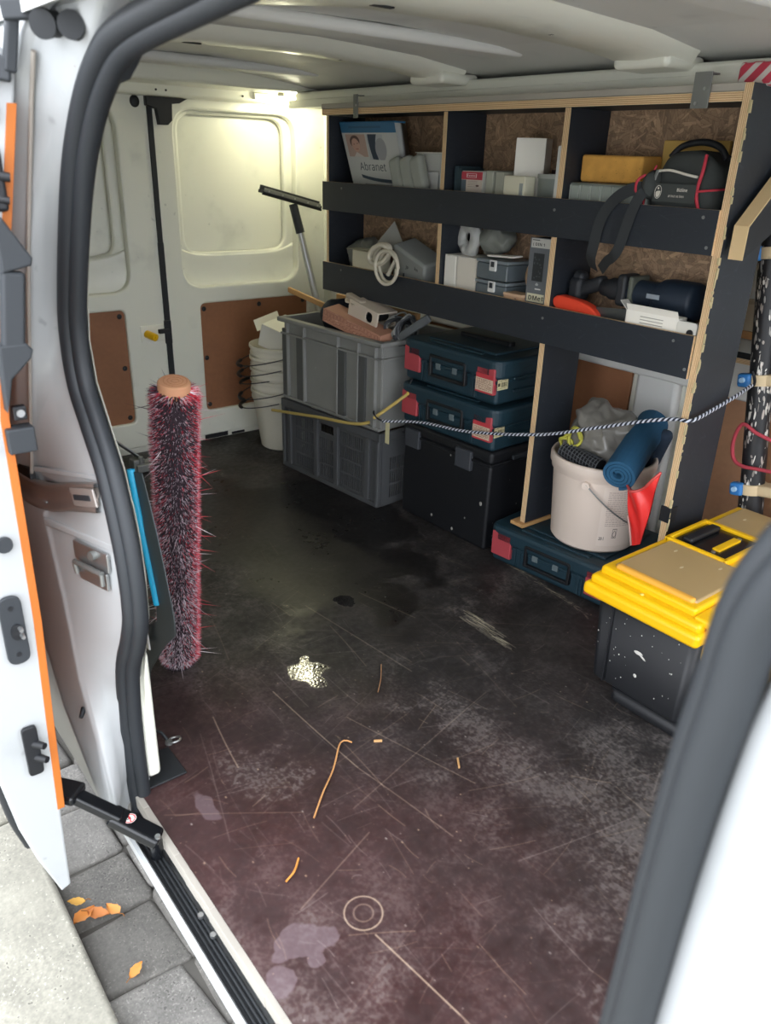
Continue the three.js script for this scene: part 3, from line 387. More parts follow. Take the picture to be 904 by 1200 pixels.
// ---------------------------------------------------------------- shelving along the right wall
const SH = { x0: 1.43, x1: 1.61, zl: -2.72, zr: -1.05 };
{
  const t = thing('shelf_unit', 'black film-faced plywood shelving with raw birch edges along the wall of the van', 'shelves', [0, 0, 0]);
  const P = (n, ...a) => obj(n, ply(...a), M.ply, t);
  P('divider', 1.437, 1.607, 0.775, 1.386, SH.zl, SH.zl + 0.015);
  P('divider', 1.437, 1.607, 0.775, 1.386, -2.062, -2.044);
  P('divider', 1.437, 1.607, 0.158, 1.386, -1.572, -1.552);
  const sp = P('side_panel', 1.432, 1.612, 0, 1.424, -1.063, -1.043); sp.userData.label = 'side panel with a chipped, splintered front edge';
  P('shelf_board', 1.44, 1.607, 1.062, 1.077, SH.zl + 0.015, SH.zr - 0.014);
  P('shelf_board', 1.44, 1.607, 0.762, 0.777, SH.zl, SH.zr - 0.014);
  P('front_board', 1.424, 1.436, 1.058, 1.160, SH.zl - 0.01, -1.062);
  P('front_board', 1.424, 1.436, 0.756, 0.865, SH.zl - 0.01, -1.066);
  obj('back_panel', box(1.609, 1.62, 0.76, 1.4, SH.zl, SH.zr - 0.003, 0), M.osb, t);
  P('top_board', 1.43, 1.62, 1.387, 1.407, SH.zl - 0.02, -1.064);
  const wh = obj('top_board', box(1.434, 1.62, 1.408, 1.425, SH.zl - 0.03, -1.064, 0.002), mat(0xc9c2b4, 0.7, { map: specks }), t); wh.userData.label = 'pale upper board of the top edge';
  obj('batten', bar([1.575, 0.70, -2.84], [1.575, 0.70, -2.3], 0.022, 0.018), M.wood, t);
  // splintered edge strip
  const sp1 = []; for (let i = 0; i < 46; i++) { const y = rr(0.3, 1.385); sp1.push(cbox(rr(0.003, 0.008), rr(0.006, 0.028), rr(0.003, 0.007), 1.431, y, -1.0415 + rr(-0.003, 0.001), 0.001)); }
  obj('splinters', sp1, mat(0xb9aa82, 0.85), t).userData.kind = 'stuff';
  for (const [y, z] of [[1.142, -1.10], [1.075, -1.078], [0.845, -1.12], [0.78, -1.075], [0.845, -2.6], [1.14, -2.6], [0.83, -1.56], [1.13, -1.56]]) obj('screw', cyl(0.004, 0.004, 0.002, 0, 0, 0, 12).rotateZ(Math.PI / 2).translate(1.4235, y, z), M.dullSteel, t);
  for (const [z, w] of [[-1.165, 0.045], [-2.52, 0.026]]) { const b = obj('metal_bracket', [cbox(0.004, 0.075, w, 1.426, 1.412, z, 0.001), cbox(0.03, 0.004, w, 1.44, 1.446, z, 0.001)], M.dullSteel, t); for (const s of [-1, 1]) obj('screw', cyl(0.004, 0.004, 0.002, 0, 0, 0, 10).rotateZ(Math.PI / 2).translate(1.4238, 1.4 + 0.015 * s, z + s * w * 0.2), M.steel, b); }
  obj('foot_board', box(1.42, 1.565, 0.1445, 0.157, -1.60, -1.545, 0.002), M.wood, t);
}
// ---------------------------------------------------------------- crates
const CR = { turn: 0.085, at: [1.487, 0, -2.516] };   // centre of both crates
function crateShell(l, w, h, name) {}
{
  const L = 0.6, W = 0.37, H = 0.312, x = W / 2, z = L / 2;
  const t = thing('storage_crate', 'dark grey slotted plastic crate on the floor, under the lighter grey crate', 'crate', [CR.at[0], 0.001, CR.at[2]], CR.turn);
  const slotPanel = (u0, u1, hs) => { const s = rrect(u0, u1, 0, H - 0.02, 0.004); for (const [a, b, c, d] of hs) s.holes.push(hole(a, b, c, d, 0.0015)); return s; };
  const fr = []; for (const [a, b] of [[-0.235, -0.095], [-0.07, 0.035], [0.06, 0.205]]) for (let r = 0; r < 4; r++) for (let u = a + 0.006; u < b - 0.008; u += 0.0125) if (!(a === -0.07 && r === 3)) fr.push([u, u + 0.0065, 0.03 + r * 0.058, 0.08 + r * 0.058]);
  fr.push([-0.062, 0.03, 0.222, 0.255]);
  const front = slotPanel(-z + 0.012, z - 0.012, fr);
  obj('long_wall', extX(front, -x, 0.004, 0, 2), M.crateDark, t);
  obj('long_wall', extX(slotPanel(-z + 0.012, z - 0.012, fr), x - 0.004, 0.004, 0, 2), M.crateDark, t);
  const er = []; for (const [a, b] of [[-0.13, 0.13]]) for (let r = 0; r < 3; r++) for (let u = a; u < b; u += 0.0125) er.push([u, u + 0.0065, 0.03 + r * 0.058, 0.08 + r * 0.058]); er.push([-0.05, 0.05, 0.222, 0.255]);
  for (const s of [-1, 1]) obj('end_wall', ext(slotPanel(-x + 0.012, x - 0.012, er), 0.004, 0, 2).translate(0, 0, s * z - (s > 0 ? 0.004 : 0)), M.crateDark, t);
  obj('base', box(-x, x, 0, 0.012, -z, z, 0.004), M.crateDark, t);
  for (const u of [-0.268, -0.083, 0.047, 0.235]) obj('rib', box(-x - 0.011, -x + 0.002, 0.004, H - 0.03, u - 0.0125, u + 0.0125, 0.003), M.crateDark, t);
  for (const [a, b] of [[-1, -1], [-1, 1], [1, -1], [1, 1]]) obj('corner_post', box(a * x - 0.011, a * x + 0.011, 0, H - 0.02, b * z - 0.018, b * z + 0.002, 0.006), M.crateDark, t);
  obj('rim', [box(-x - 0.016, -x + 0.002, H - 0.04, H - 0.006, -z - 0.01, z + 0.01, 0.004), box(x - 0.002, x + 0.016, H - 0.04, H - 0.006, -z - 0.01, z + 0.01, 0.004), box(-x - 0.016, x + 0.016, H - 0.04, H - 0.006, -z - 0.012, -z + 0.004, 0.004), box(-x - 0.016, x + 0.016, H - 0.04, H - 0.006, z - 0.004, z + 0.012, 0.004), box(-x - 0.012, -x, 0, 0.02, -z, z, 0.004)], M.crateDark, t);
}
{
  const L = 0.6, W = 0.37, H = 0.335, x = W / 2, z = L / 2;
  const t = thing('storage_crate', 'light grey solid plastic crate full of tools, stacked on the dark slotted crate', 'crate', [CR.at[0], 0.313, CR.at[2]], CR.turn);
  obj('shell', [box(-x, -x + 0.006, 0, H, -z + 0.004, z - 0.004, 0.002), box(x - 0.006, x, 0, H, -z + 0.004, z - 0.004, 0.002), box(-x + 0.004, x - 0.004, 0, H, -z, -z + 0.006, 0.002), box(-x + 0.004, x - 0.004, 0, H, z - 0.006, z, 0.002), box(-x, x, 0, 0.006, -z, z, 0.002)], M.grey, t);
  for (const u of [-0.265, -0.155, 0.055, 0.175, 0.27]) obj('rib', box(-x - 0.014, -x + 0.002, 0.004, H - 0.004, u - 0.004, u + 0.004, 0.0015), M.grey, t);
  for (const [a, b, c, d] of [[-0.205, -0.155, 0.0, 0.27], [0.055, 0.1, 0.0, 0.27], [0.175, 0.215, 0.0, 0.27], [-0.3, -0.262, 0, 0.29]]) obj('recess_panel', box(-x - 0.010, -x + 0.001, c + 0.002, d, a, b, 0.002), mat(0x5d5f5e, 0.6, { map: specks }), t);
  obj('rim', [box(-x - 0.022, -x + 0.004, H - 0.018, H, -z - 0.014, z + 0.014, 0.005), box(x - 0.004, x + 0.022, H - 0.018, H, -z - 0.014, z + 0.014, 0.005), box(-x - 0.022, x + 0.022, H - 0.018, H, -z - 0.018, -z + 0.004, 0.005), box(-x - 0.022, x + 0.022, H - 0.018, H, z - 0.004, z + 0.018, 0.005)], M.grey, t);
  obj('band', [box(-x - 0.014, -x, H - 0.068, H - 0.06, -z - 0.006, z + 0.006, 0.002), box(-x - 0.006, x + 0.006, H - 0.068, H - 0.06, z, z + 0.012, 0.002), box(-x - 0.012, -x, 0.0, 0.012, -z, z, 0.003)], M.grey, t);
}
// what lies in the upper crate (y 0.62 - 0.76)
{
  const a = thing('wooden_stake', 'split wooden stake sticking out over the left end of the light grey crate', 'stake', [1.44, 0.665, -2.8]);
  obj('stake', [bar([-0.012, 0.052, -0.2], [0, 0.012, 0.16], 0.022, 0.012, [0, 1, 0], 0.002)], M.wood, a);
  obj('splinter', [bar([0.004, 0.03, 0.0], [0.006, 0.02, 0.09], 0.01, 0.008, [0, 1, 0], 0.001)], M.wood, a);
  const b = obj('cloth_bag', wobble(new THREE.SphereGeometry(1, 32, 20).scale(0.09, 0.075, 0.09), 0.018, 14, 3).translate(1.46, 0.653, -2.64), M.cloth); tag(b, 'dark navy cloth bag bulging from the left half of the light grey crate', 'bag');
  const fill = obj('rag', wobble(new THREE.SphereGeometry(1, 32, 16).scale(0.1, 0.05, 0.17), 0.015, 12, 9).translate(1.49, 0.57, -2.45), mat(0x32343a, 0.9)); tag(fill, 'dark grey rag under the tools in the light grey crate', 'rag');
  const c = thing('cardboard_box', 'long salmon printed cardboard box lying along the front of the light grey crate', 'box', [1.365, 0.668, -2.40], 0.085);
  const cp = printed(512, 128, (g, w, h) => { g.fillStyle = '#b98770'; g.fillRect(0, 0, w, h); g.strokeStyle = '#8a5a48'; g.lineWidth = 3; for (let i = 0; i < 16; i++) { g.strokeRect(10 + i * 31, 14 + 8 * Math.sin(i), 22, 40); g.beginPath(); g.arc(20 + i * 31, 90 + 6 * Math.cos(i * 2), 14, 0, 5); g.stroke(); } g.fillStyle = 'rgba(230,200,175,.5)'; for (let i = 0; i < 14; i++) g.fillRect(rr(0, w), rr(0, h), rr(8, 40), 6); }, 0.8);
  obj('carton', cbox(0.075, 0.055, 0.33, 0, 0.0, 0).rotateX(-0.0).rotateZ(0.15), mat(0xb08068, 0.8), c).rotation.x = 0.16;
  const lp = print('box_print', cp, 0.325, 0.05, [-0.0385, -0.001, 0], c); lp.rotation.set(0.16, -Math.PI / 2, 0, 'XYZ'); lp.position.x = -0.043; lp.rotation.set(0, -Math.PI / 2, -0.16, 'YXZ');
  const r = thing('caulk_box', 'open white carton with a round hole lying on the tools in the light grey crate', 'box', [1.415, 0.715, -2.37], 0.085);
  const s = rrect(-0.09, 0.07, -0.03, 0.03, 0.004); s.holes.push(hole(0.005, 0.045, -0.02, 0.02, 0.018));
  obj('carton', [extX(s, -0.05, 0.006, 0.001), box(-0.044, 0.05, -0.03, -0.024, -0.09, 0.07, 0.001), box(-0.044, 0.05, 0.024, 0.03, -0.09, 0.07, 0.001), box(0.044, 0.05, -0.028, 0.028, -0.09, 0.07, 0.001)].map((g) => g.rotateX(0.2)), mat(0xcbbfae, 0.75), r);
  obj('inner_tube', lathe([[0.016, 0], [0.019, 0], [0.019, 0.08], [0.016, 0.08], [0.016, 0]], 24).rotateZ(-Math.PI / 2).rotateX(0.2).translate(-0.05, 0.0, 0.025).translate(0.003, -0.005, 0), M.black, r);
  const ro = obj('bracket_plate', [cbox(0.03, 0.035, 0.1, 0, 0, 0, 0.008), cyl(0.014, 0.014, 0.008, -0.018, -0.004, 0.02, 16).rotateZ(0.2), cyl(0.014, 0.014, 0.008, -0.018, -0.004, -0.02, 16).rotateZ(0.2)].map((g) => g.rotateX(0.2).translate(1.385, 0.752, -2.45)), mat(0xb7aa98, 0.6)); tag(ro, 'beige lug plate on top of the salmon box in the light grey crate', 'bracket');
  const kinds = [[0x2a2c30, 0.006], [0x4c4e50, 0.005], [0x8b8b86, 0.004]];
  kinds.forEach(([col, rad], i) => { const pts = []; for (let k = 0; k < 26; k++) { const a2 = k * 0.8 + i; pts.push([1.45 + 0.05 * Math.cos(a2) + 0.015 * Math.sin(k * 2.1), 0.66 + 0.045 * Math.sin(a2) + 0.01 * i + 0.012 * Math.sin(k * 1.3), -2.245 + 0.035 * Math.sin(k * 0.37 + i)]); } const o = obj('cable_bundle', tube(pts, rad, 200, 6), mat(col, 0.6)); tag(o, ['thick black cable bundle at the right end of the light grey crate', 'mid grey cable bundle tangled at the right end of the light grey crate', 'pale thin cable bundle tangled at the right end of the light grey crate'][i], 'cable'); });
  const p = thing('scraper_tool', 'grey flat tool handle leaning on the right rim of the light grey crate', 'tool', [1.43, 0.665, -2.16]);
  obj('handle', bar([-0.02, -0.01, -0.05], [0.03, 0.075, 0.055], 0.03, 0.016, [0, 1, 0], 0.006), mat(0x55595a, 0.5), p); obj('ferrule', bar([-0.032, -0.03, -0.075], [-0.02, -0.01, -0.05], 0.022, 0.012, [0, 1, 0], 0.003), M.dullSteel, p);
}
// ---------------------------------------------------------------- nested white buckets behind the crates
{
  const prof = (h, r0, r1) => [[0, 0.003], [r0 - 0.003, 0.003], [r1 - 0.0025, h], [r1 + 0.006, h], [r1 + 0.007, h - 0.012], [r1 + 0.001, h - 0.016], [r1 + 0.0, h - 0.03], [r1 + 0.004, h - 0.034], [r1 + 0.003, h - 0.042], [r1 - 0.003, h - 0.046], [r0, 0.004], [r0 - 0.004, 0], [0, 0]];
  const b = thing('white_bucket', 'white plastic bucket at the bottom of the nested stack by the rear door', 'bucket', [1.415, 0.001, -3.05], 0, 'nested white buckets');
  obj('body', lathe(prof(0.275, 0.106, 0.14)), M.whitePlastic, b);
  const arc = []; for (let i = 0; i <= 16; i++) { const a = i / 16 * Math.PI, c = 0.148 * Math.cos(a), s = 0.2 * Math.sin(a); arc.push([-0.61 * c * -1 - 0.79 * s, 0.235 - 0.05 * Math.sin(a), -0.79 * c - 0.61 * s]); }
  const hd = obj('wire_handle', tube(arc, 0.0024, 40, 6), M.darkGrey, b);
  obj('grip', tube(arc.slice(6, 11), 0.008, 12, 8), M.black, hd);
  const lab = ['second white bucket from the floor in the nested stack by the rear door', 'third white bucket from the floor, middle of the nested stack by the rear door', 'fourth white bucket from the floor in the nested stack by the rear door', 'topmost white bucket of the nested stack, holding the white box'];
  for (let i = 1; i < 5; i++) dup(b, [1.415, 0.001 + 0.05 * i, -3.05], 0.3 * Math.sin(i * 2.2), lab[i - 1]);
  const w = thing('white_box', 'white cardboard box standing tilted in the topmost white bucket', 'box', [1.41, 0.47, -3.05], 0.5);
  obj('carton', [cbox(0.2, 0.1, 0.12, 0, 0.05, 0, 0.004)].map((g) => g.rotateZ(0.05).rotateX(0.28)), mat(0xe2e0d6, 0.6), w);
  obj('flap', [bar([-0.1, 0.094, -0.066], [0.1, 0.104, -0.066], 0.05, 0.002, [0, 0.9, -0.3], 0)], M.paper, w);
}
// ---------------------------------------------------------------- floor squeegee against the rear door
{
  const t = thing('floor_squeegee', 'wide floor squeegee with an aluminium pole leaning upside down against the rear door', 'squeegee', [1.76, 0, -3.03]);
  const top = [-0.205, 1.035, -0.155];
  obj('pole', rod([0.012, 0.004, 0], [-0.165, 0.93, -0.135], 0.0155, 0.0155, 18), M.alu, t);
  obj('socket', [rod([-0.165, 0.93, -0.135], [-0.19, 1.05, -0.153], 0.02, 0.019, 16)], M.darkGrey, t);
  obj('head', [bar([-0.35, 1.105, -0.155], [-0.05, 1.035, -0.155], 0.014, 0.045, [0, 1, 0], 0.003)], M.darkGrey, t);
  obj('rubber_blade', [bar([-0.35, 1.119, -0.158], [-0.05, 1.049, -0.158], 0.022, 0.012, [0, 1, 0], 0.003), bar([-0.35, 1.094, -0.14], [-0.05, 1.024, -0.14], 0.008, 0.012, [0, 1, 0], 0.002)], M.rubber, t);
  obj('clamp_strip', bar([-0.345, 1.11, -0.131], [-0.06, 1.043, -0.131], 0.016, 0.005, [0, 1, 0], 0.001), M.dullSteel, t);
  for (const u of [0.06, 0.3, 0.52, 0.76, 0.94]) obj('rivet', cyl(0.004, 0.004, 0.003, 0, 0, 0, 10).rotateX(Math.PI / 2).translate(-0.34 + 0.28 * u, 1.103 - 0.066 * u + 0.004, -0.13), M.steel, t);
}
// door check strap and hinge on the left rear door side
{
  const t = thing('door_check', 'grey steel door check strap and hinge beside the left rear door', 'door check', [0.72, 0.001, -3.1]);
  obj('strap', bar([-0.32, 0.36, -0.12], [0.02, 0.045, 0.02], 0.036, 0.006, [0, 0.4, 1], 0.002), M.dullSteel, t);
  obj('hinge_body', [cbox(0.13, 0.036, 0.07, 0.04, 0.02, 0.02, 0.006), cbox(0.05, 0.06, 0.05, -0.01, 0.03, 0.02, 0.006)], M.dullSteel, t);
  obj('hinge_pin', cyl(0.01, 0.01, 0.05, 0.0, 0.02, 0.04, 12), M.steel, t); obj('hinge_pin', cyl(0.008, 0.008, 0.048, 0.075, 0.0, 0.03, 12), M.steel, t);
  obj('hinge_leaf', cbox(0.06, 0.006, 0.04, 0.11, 0.042, 0.02, 0.002), M.dullSteel, t);
}
// ---------------------------------------------------------------- tool cases
const stickerA = printed(256, 200, (g, w, h) => { g.fillStyle = '#c9b199'; g.fillRect(0, 0, w, h); g.fillStyle = '#b83a41'; g.fillRect(0, 0, w, 46); g.fillRect(0, h - 18, w, 18); g.fillStyle = '#6d4a3e'; for (let i = 0; i < 7; i++) for (let x = 14; x < 215; x += rr(14, 30)) g.fillRect(x, 58 + i * 17, rr(6, 18), 7); g.strokeStyle = '#6d4a3e'; g.lineWidth = 4; g.beginPath(); g.arc(222, 140, 14, 0, 7); g.stroke(); });
const stickerB = printed(256, 160, (g, w, h) => { g.fillStyle = '#d2c79c'; g.fillRect(0, 0, w, h); g.fillStyle = '#2e2a20'; for (let x = 90; x < 236; x += rr(6, 16)) g.fillRect(x, 44, rr(3, 8), 74); for (let x = 12; x < 240; x += rr(10, 22)) { g.fillRect(x, 14, rr(4, 12), 12); g.fillRect(x, 132, rr(4, 12), 8); } g.fillRect(14, 50, 50, 50); });
const plateTex = printed(256, 128, (g, w, h) => { g.fillStyle = '#1b3540'; g.fillRect(0, 0, w, h); g.strokeStyle = '#7f959b'; g.lineWidth = 5; g.beginPath(); g.arc(60, 62, 26, 2.2, 5); g.stroke(); g.fillStyle = '#8a4048'; g.fillRect(100, 76, 52, 13); g.fillStyle = '#a9b5b6'; g.fillRect(160, 58, 60, 7); g.fillRect(150, 82, 70, 5); g.strokeStyle = 'rgba(160,175,178,.4)'; g.lineWidth = 2; for (let i = 0; i < 16; i++) { g.beginPath(); const x = rr(0, w), y = rr(0, h); g.moveTo(x, y); g.lineTo(x + rr(-30, 30), y + rr(-20, 20)); g.stroke(); } });
const screwGrey = mat(0x5f6b6e, 0.6);
function toolCase(name, label, pos, turn, { H = 0.148, stickers = true, front = 'plate', latch = M.red, L = 0.445, W = 0.355, gr = undefined, grip = true } = {}) {
  const t = thing(name, label, 'tool case', pos, turn, gr), x = W / 2, z = L / 2, split = H * 0.56;
  obj('lower_shell', [cbox(W, split, L, 0, split / 2, 0, 0.014), box(-x - 0.004, x + 0.004, split - 0.012, split, -z - 0.004, z + 0.004, 0.004)], M.navy, t);
  const sh = rrect(-x, x, -z, z, 0.03), lidG = ext(sh, H - split - 0.026, 0.012, 6).rotateX(-Math.PI / 2).translate(0, split + 0.013, 0);
  const lid = obj('lid', [lidG, box(-x + 0.05, x - 0.03, H - 0.004, H + 0.006, -z + 0.06, z - 0.06, 0.005), box(-x + 0.02, -x + 0.04, H - 0.004, H + 0.004, -z + 0.1, z - 0.1, 0.004)], M.navy, t);
  if (grip) obj('top_handle', [bar([0.0, H + 0.01, -0.12], [0.0, H + 0.012, 0.12], 0.018, 0.03, [0, 1, 0], 0.006)], M.boxBlack, lid);
  for (const s of [-1, 1]) {
    const lt = obj('latch', [box(-x - 0.012, -x + 0.006, split - 0.048, split + 0.036, s * (z - 0.045) - 0.04, s * (z - 0.045) + 0.04, 0.004), box(-x - 0.012, -x + 0.035, split + 0.028, split + 0.038, s * (z - 0.045) - 0.04, s * (z - 0.045) + 0.04, 0.004)], latch, t);
    if (stickers && s > 0) { print('sticker', stickerA, 0.076, 0.062, [-x - 0.0135, split - 0.015, z - 0.045], lt); const sb = print('sticker', stickerB, 0.05, 0.034, [-x + 0.02, split - 0.012, z + 0.0055], lt, 0); sb.userData.label = 'yellowed barcode sticker'; }
    obj('side_latch', box(x - 0.07, x - 0.005, split - 0.03, split + 0.035, s * z - 0.003, s * z + 0.008, 0.004), latch, t);
    obj('rib', [box(-x - 0.004, -x + 0.002, 0.01, H - 0.02, s * 0.115 - 0.006, s * 0.115 + 0.006, 0.002), box(-x - 0.006, -x + 0.002, 0.01, split, s * 0.13 - 0.004, s * 0.13 + 0.004, 0.002)], M.navy, t);
  }
  const fh = obj('front_handle', [box(-x - 0.016, -x + 0.002, split + 0.02, split + 0.032, -0.085, 0.085, 0.004), box(-x - 0.014, -x + 0.002, split - 0.045, split + 0.03, -0.09, -0.078, 0.004), box(-x - 0.014, -x + 0.002, split - 0.045, split + 0.03, 0.078, 0.09, 0.004), box(-x - 0.012, -x + 0.002, split - 0.048, split - 0.036, -0.085, 0.085, 0.004)], M.boxBlack, t);
  for (const q of [-0.05, 0.03]) obj('handle_screw', cbox(0.006, 0.022, 0.022, -x - 0.003, split - 0.008, q, 0.002), screwGrey, fh);
  const side = []; for (const s of [-1, 1]) side.push(bar([-x + 0.07, split - 0.02, z + 0.005], [x - 0.09, split - 0.02, z + 0.005], 0.008, 0.01, [0, 1, 0], 0.003).translate(0, s * 0.02, 0)); obj('side_rail', side, M.navy, t);
  if (front === 'plate') print('name_plate', plateTex, 0.17, 0.055, [-x + 0.038, H - 0.0135, 0], lid, -Math.PI / 2, 0).rotation.set(-Math.PI / 2, 0, -Math.PI / 2, 'XYZ');
  return t;
}
toolCase('tool_case', 'upper navy tool case with red latches and a barcode sticker, topmost of the stack', [1.572, 0.527, -1.925], 0.03);
toolCase('tool_case', 'lower navy tool case with red latches, between the other case and the tall black box', [1.568, 0.368, -1.925], 0.05, { grip: false });
toolCase('tool_case', 'navy tool case with red latches on the floor, under the big white bucket', [1.592, 0.001, -1.435], 0.1, { H: 0.135, stickers: false, front: 'none', L: 0.46, grip: false });
{
  const t = thing('tall_case', 'tall black plastic case on the floor, under the two navy tool cases', 'case', [1.578, 0.001, -1.925], 0.03), x = 0.178, z = 0.222;
  obj('body', [cbox(0.356, 0.315, 0.444, 0, 0.1575, 0, 0.012)], M.boxBlack, t);
  obj('lid', [cbox(0.364, 0.045, 0.452, 0, 0.342, 0, 0.014), box(-x - 0.008, x + 0.006, 0.312, 0.322, -z - 0.006, z + 0.006, 0.004)], M.boxBlack, t);
  for (const s of [-0.165, 0.10]) obj('latch', box(-x - 0.014, -x + 0.004, 0.275, 0.345, s - 0.038, s + 0.038, 0.004), mat(0x3a3d42, 0.6), t);
  obj('side_handle', [bar([-0.08, 0.33, z + 0.006], [0.09, 0.33, z + 0.006], 0.016, 0.012, [0, 1, 0], 0.004)], M.darkGrey, t);
  const pd = []; for (const [y, q, s] of [[0.17, 0.19, 0.006], [0.04, -0.05, 0.005], [0.025, 0.06, 0.005], [0.09, 0.12, 0.003], [0.3, 0.03, 0.003]]) pd.push(new THREE.SphereGeometry(s, 8, 6).scale(0.25, 1.3, 1).translate(-x - 0.0005, y, q));
  for (let i = 0; i < 14; i++) pd.push(new THREE.SphereGeometry(rr(0.001, 0.0035), 6, 5).scale(1, 1.4, 0.3).translate(rr(-0.15, 0.15), rr(0.02, 0.3), z + 0.0005));
  obj('paint_spots', pd, mat(0x8f8d87, 0.8), t).userData.kind = 'stuff';
}
// ---------------------------------------------------------------- big bucket and its contents
const BK = [1.574, 0.144, -1.38], BD = [-0.068, 0.0, 0.016];
{
  const t = thing('paint_bucket', 'big off-white plastic bucket with a wire handle standing on the floor tool case', 'bucket', BK, 0), H = 0.285, r0 = 0.133, r1 = 0.153;
  obj('body', lathe([[0, 0.004], [r0 - 0.006, 0.004], [r1 - 0.004, H], [r1 + 0.006, H + 0.002], [r1 + 0.010, H - 0.006], [r1 + 0.010, H - 0.026], [r1 + 0.004, H - 0.03], [r1 + 0.0035, H - 0.046], [r1 - 0.003, H - 0.05], [r0 + 0.002, 0.012], [r0 - 0.008, 0], [0, 0]], 72), M.bucket, t);
  const prt = printed(512, 512, (g, w, h) => { g.fillStyle = '#dfd0c3'; g.fillRect(0, 0, w, h); g.fillStyle = '#a8938a'; for (let i = 0; i < 19; i++) { let x = 60 + (i > 12 ? 10 : 0); while (x < 480 - (i % 4) * 22) { const l = rr(10, 46); g.fillRect(x, 40 + i * 16, l, 5); x += l + 7; } } g.fillStyle = '#4a423e'; g.font = 'bold 40px sans-serif'; g.fillText('20 l', 20, 460); g.strokeStyle = '#6d625c'; g.lineWidth = 6; g.beginPath(); g.moveTo(210, 372); g.quadraticCurveTo(170, 420, 210, 430); g.quadraticCurveTo(250, 420, 210, 372); g.stroke(); g.strokeRect(185, 360, 50, 78); }, 0.5);
  const n = 20, pos = [], uv = [], idx = []; for (let i = 0; i <= n; i++) for (let j = 0; j < 2; j++) { const a = -2.55 + 0.9 * i / n, y = 0.03 + 0.2 * j, r = r0 + (r1 - r0) * y / H + 0.0022; pos.push(r * Math.sin(a - 0.0), y, r * Math.cos(a)); uv.push(i / n, j); } for (let i = 0; i < n; i++) { const a = i * 2; idx.push(a, a + 2, a + 1, a + 1, a + 2, a + 3); }
  const g = new THREE.BufferGeometry(); g.setAttribute('position', new THREE.Float32BufferAttribute(pos, 3)); g.setAttribute('uv', new THREE.Float32BufferAttribute(uv, 2)); g.setIndex(idx); g.computeVertexNormals(); g.userData.keep = true;
  const pm = new THREE.Mesh(g, prt); pm.name = 'printed_text'; pm.rotation.y = 1.7; t.add(pm);
  const lug = V(-0.775, 0, 0.25); // handle lug towards the viewer
  const d = V(-0.93, 0, 0.36).normalize(), e = V(-d.z, 0, d.x);   // d faces the camera
  const A = d.clone().multiplyScalar(r1 + 0.008).setY(H - 0.055), pts = []; for (let i = 0; i <= 14; i++) { const a = i / 14 * Math.PI * 0.5; const q = d.clone().multiplyScalar(Math.cos(a) * (r1 + 0.012)).add(e.clone().multiplyScalar(-Math.sin(a) * (r1 + 0.012))); pts.push([q.x, H - 0.05 - 0.15 * Math.sin(a * 1.0), q.z]); }
  obj('wire_handle', tube(pts, 0.0024, 40, 6), M.dullSteel, t);
  obj('handle_lug', [cyl(0.012, 0.012, 0.012, 0, -0.006, 0, 14).rotateX(Math.PI / 2).rotateY(Math.atan2(d.x, d.z)).translate(A.x, A.y, A.z)], M.bucket, t);
}
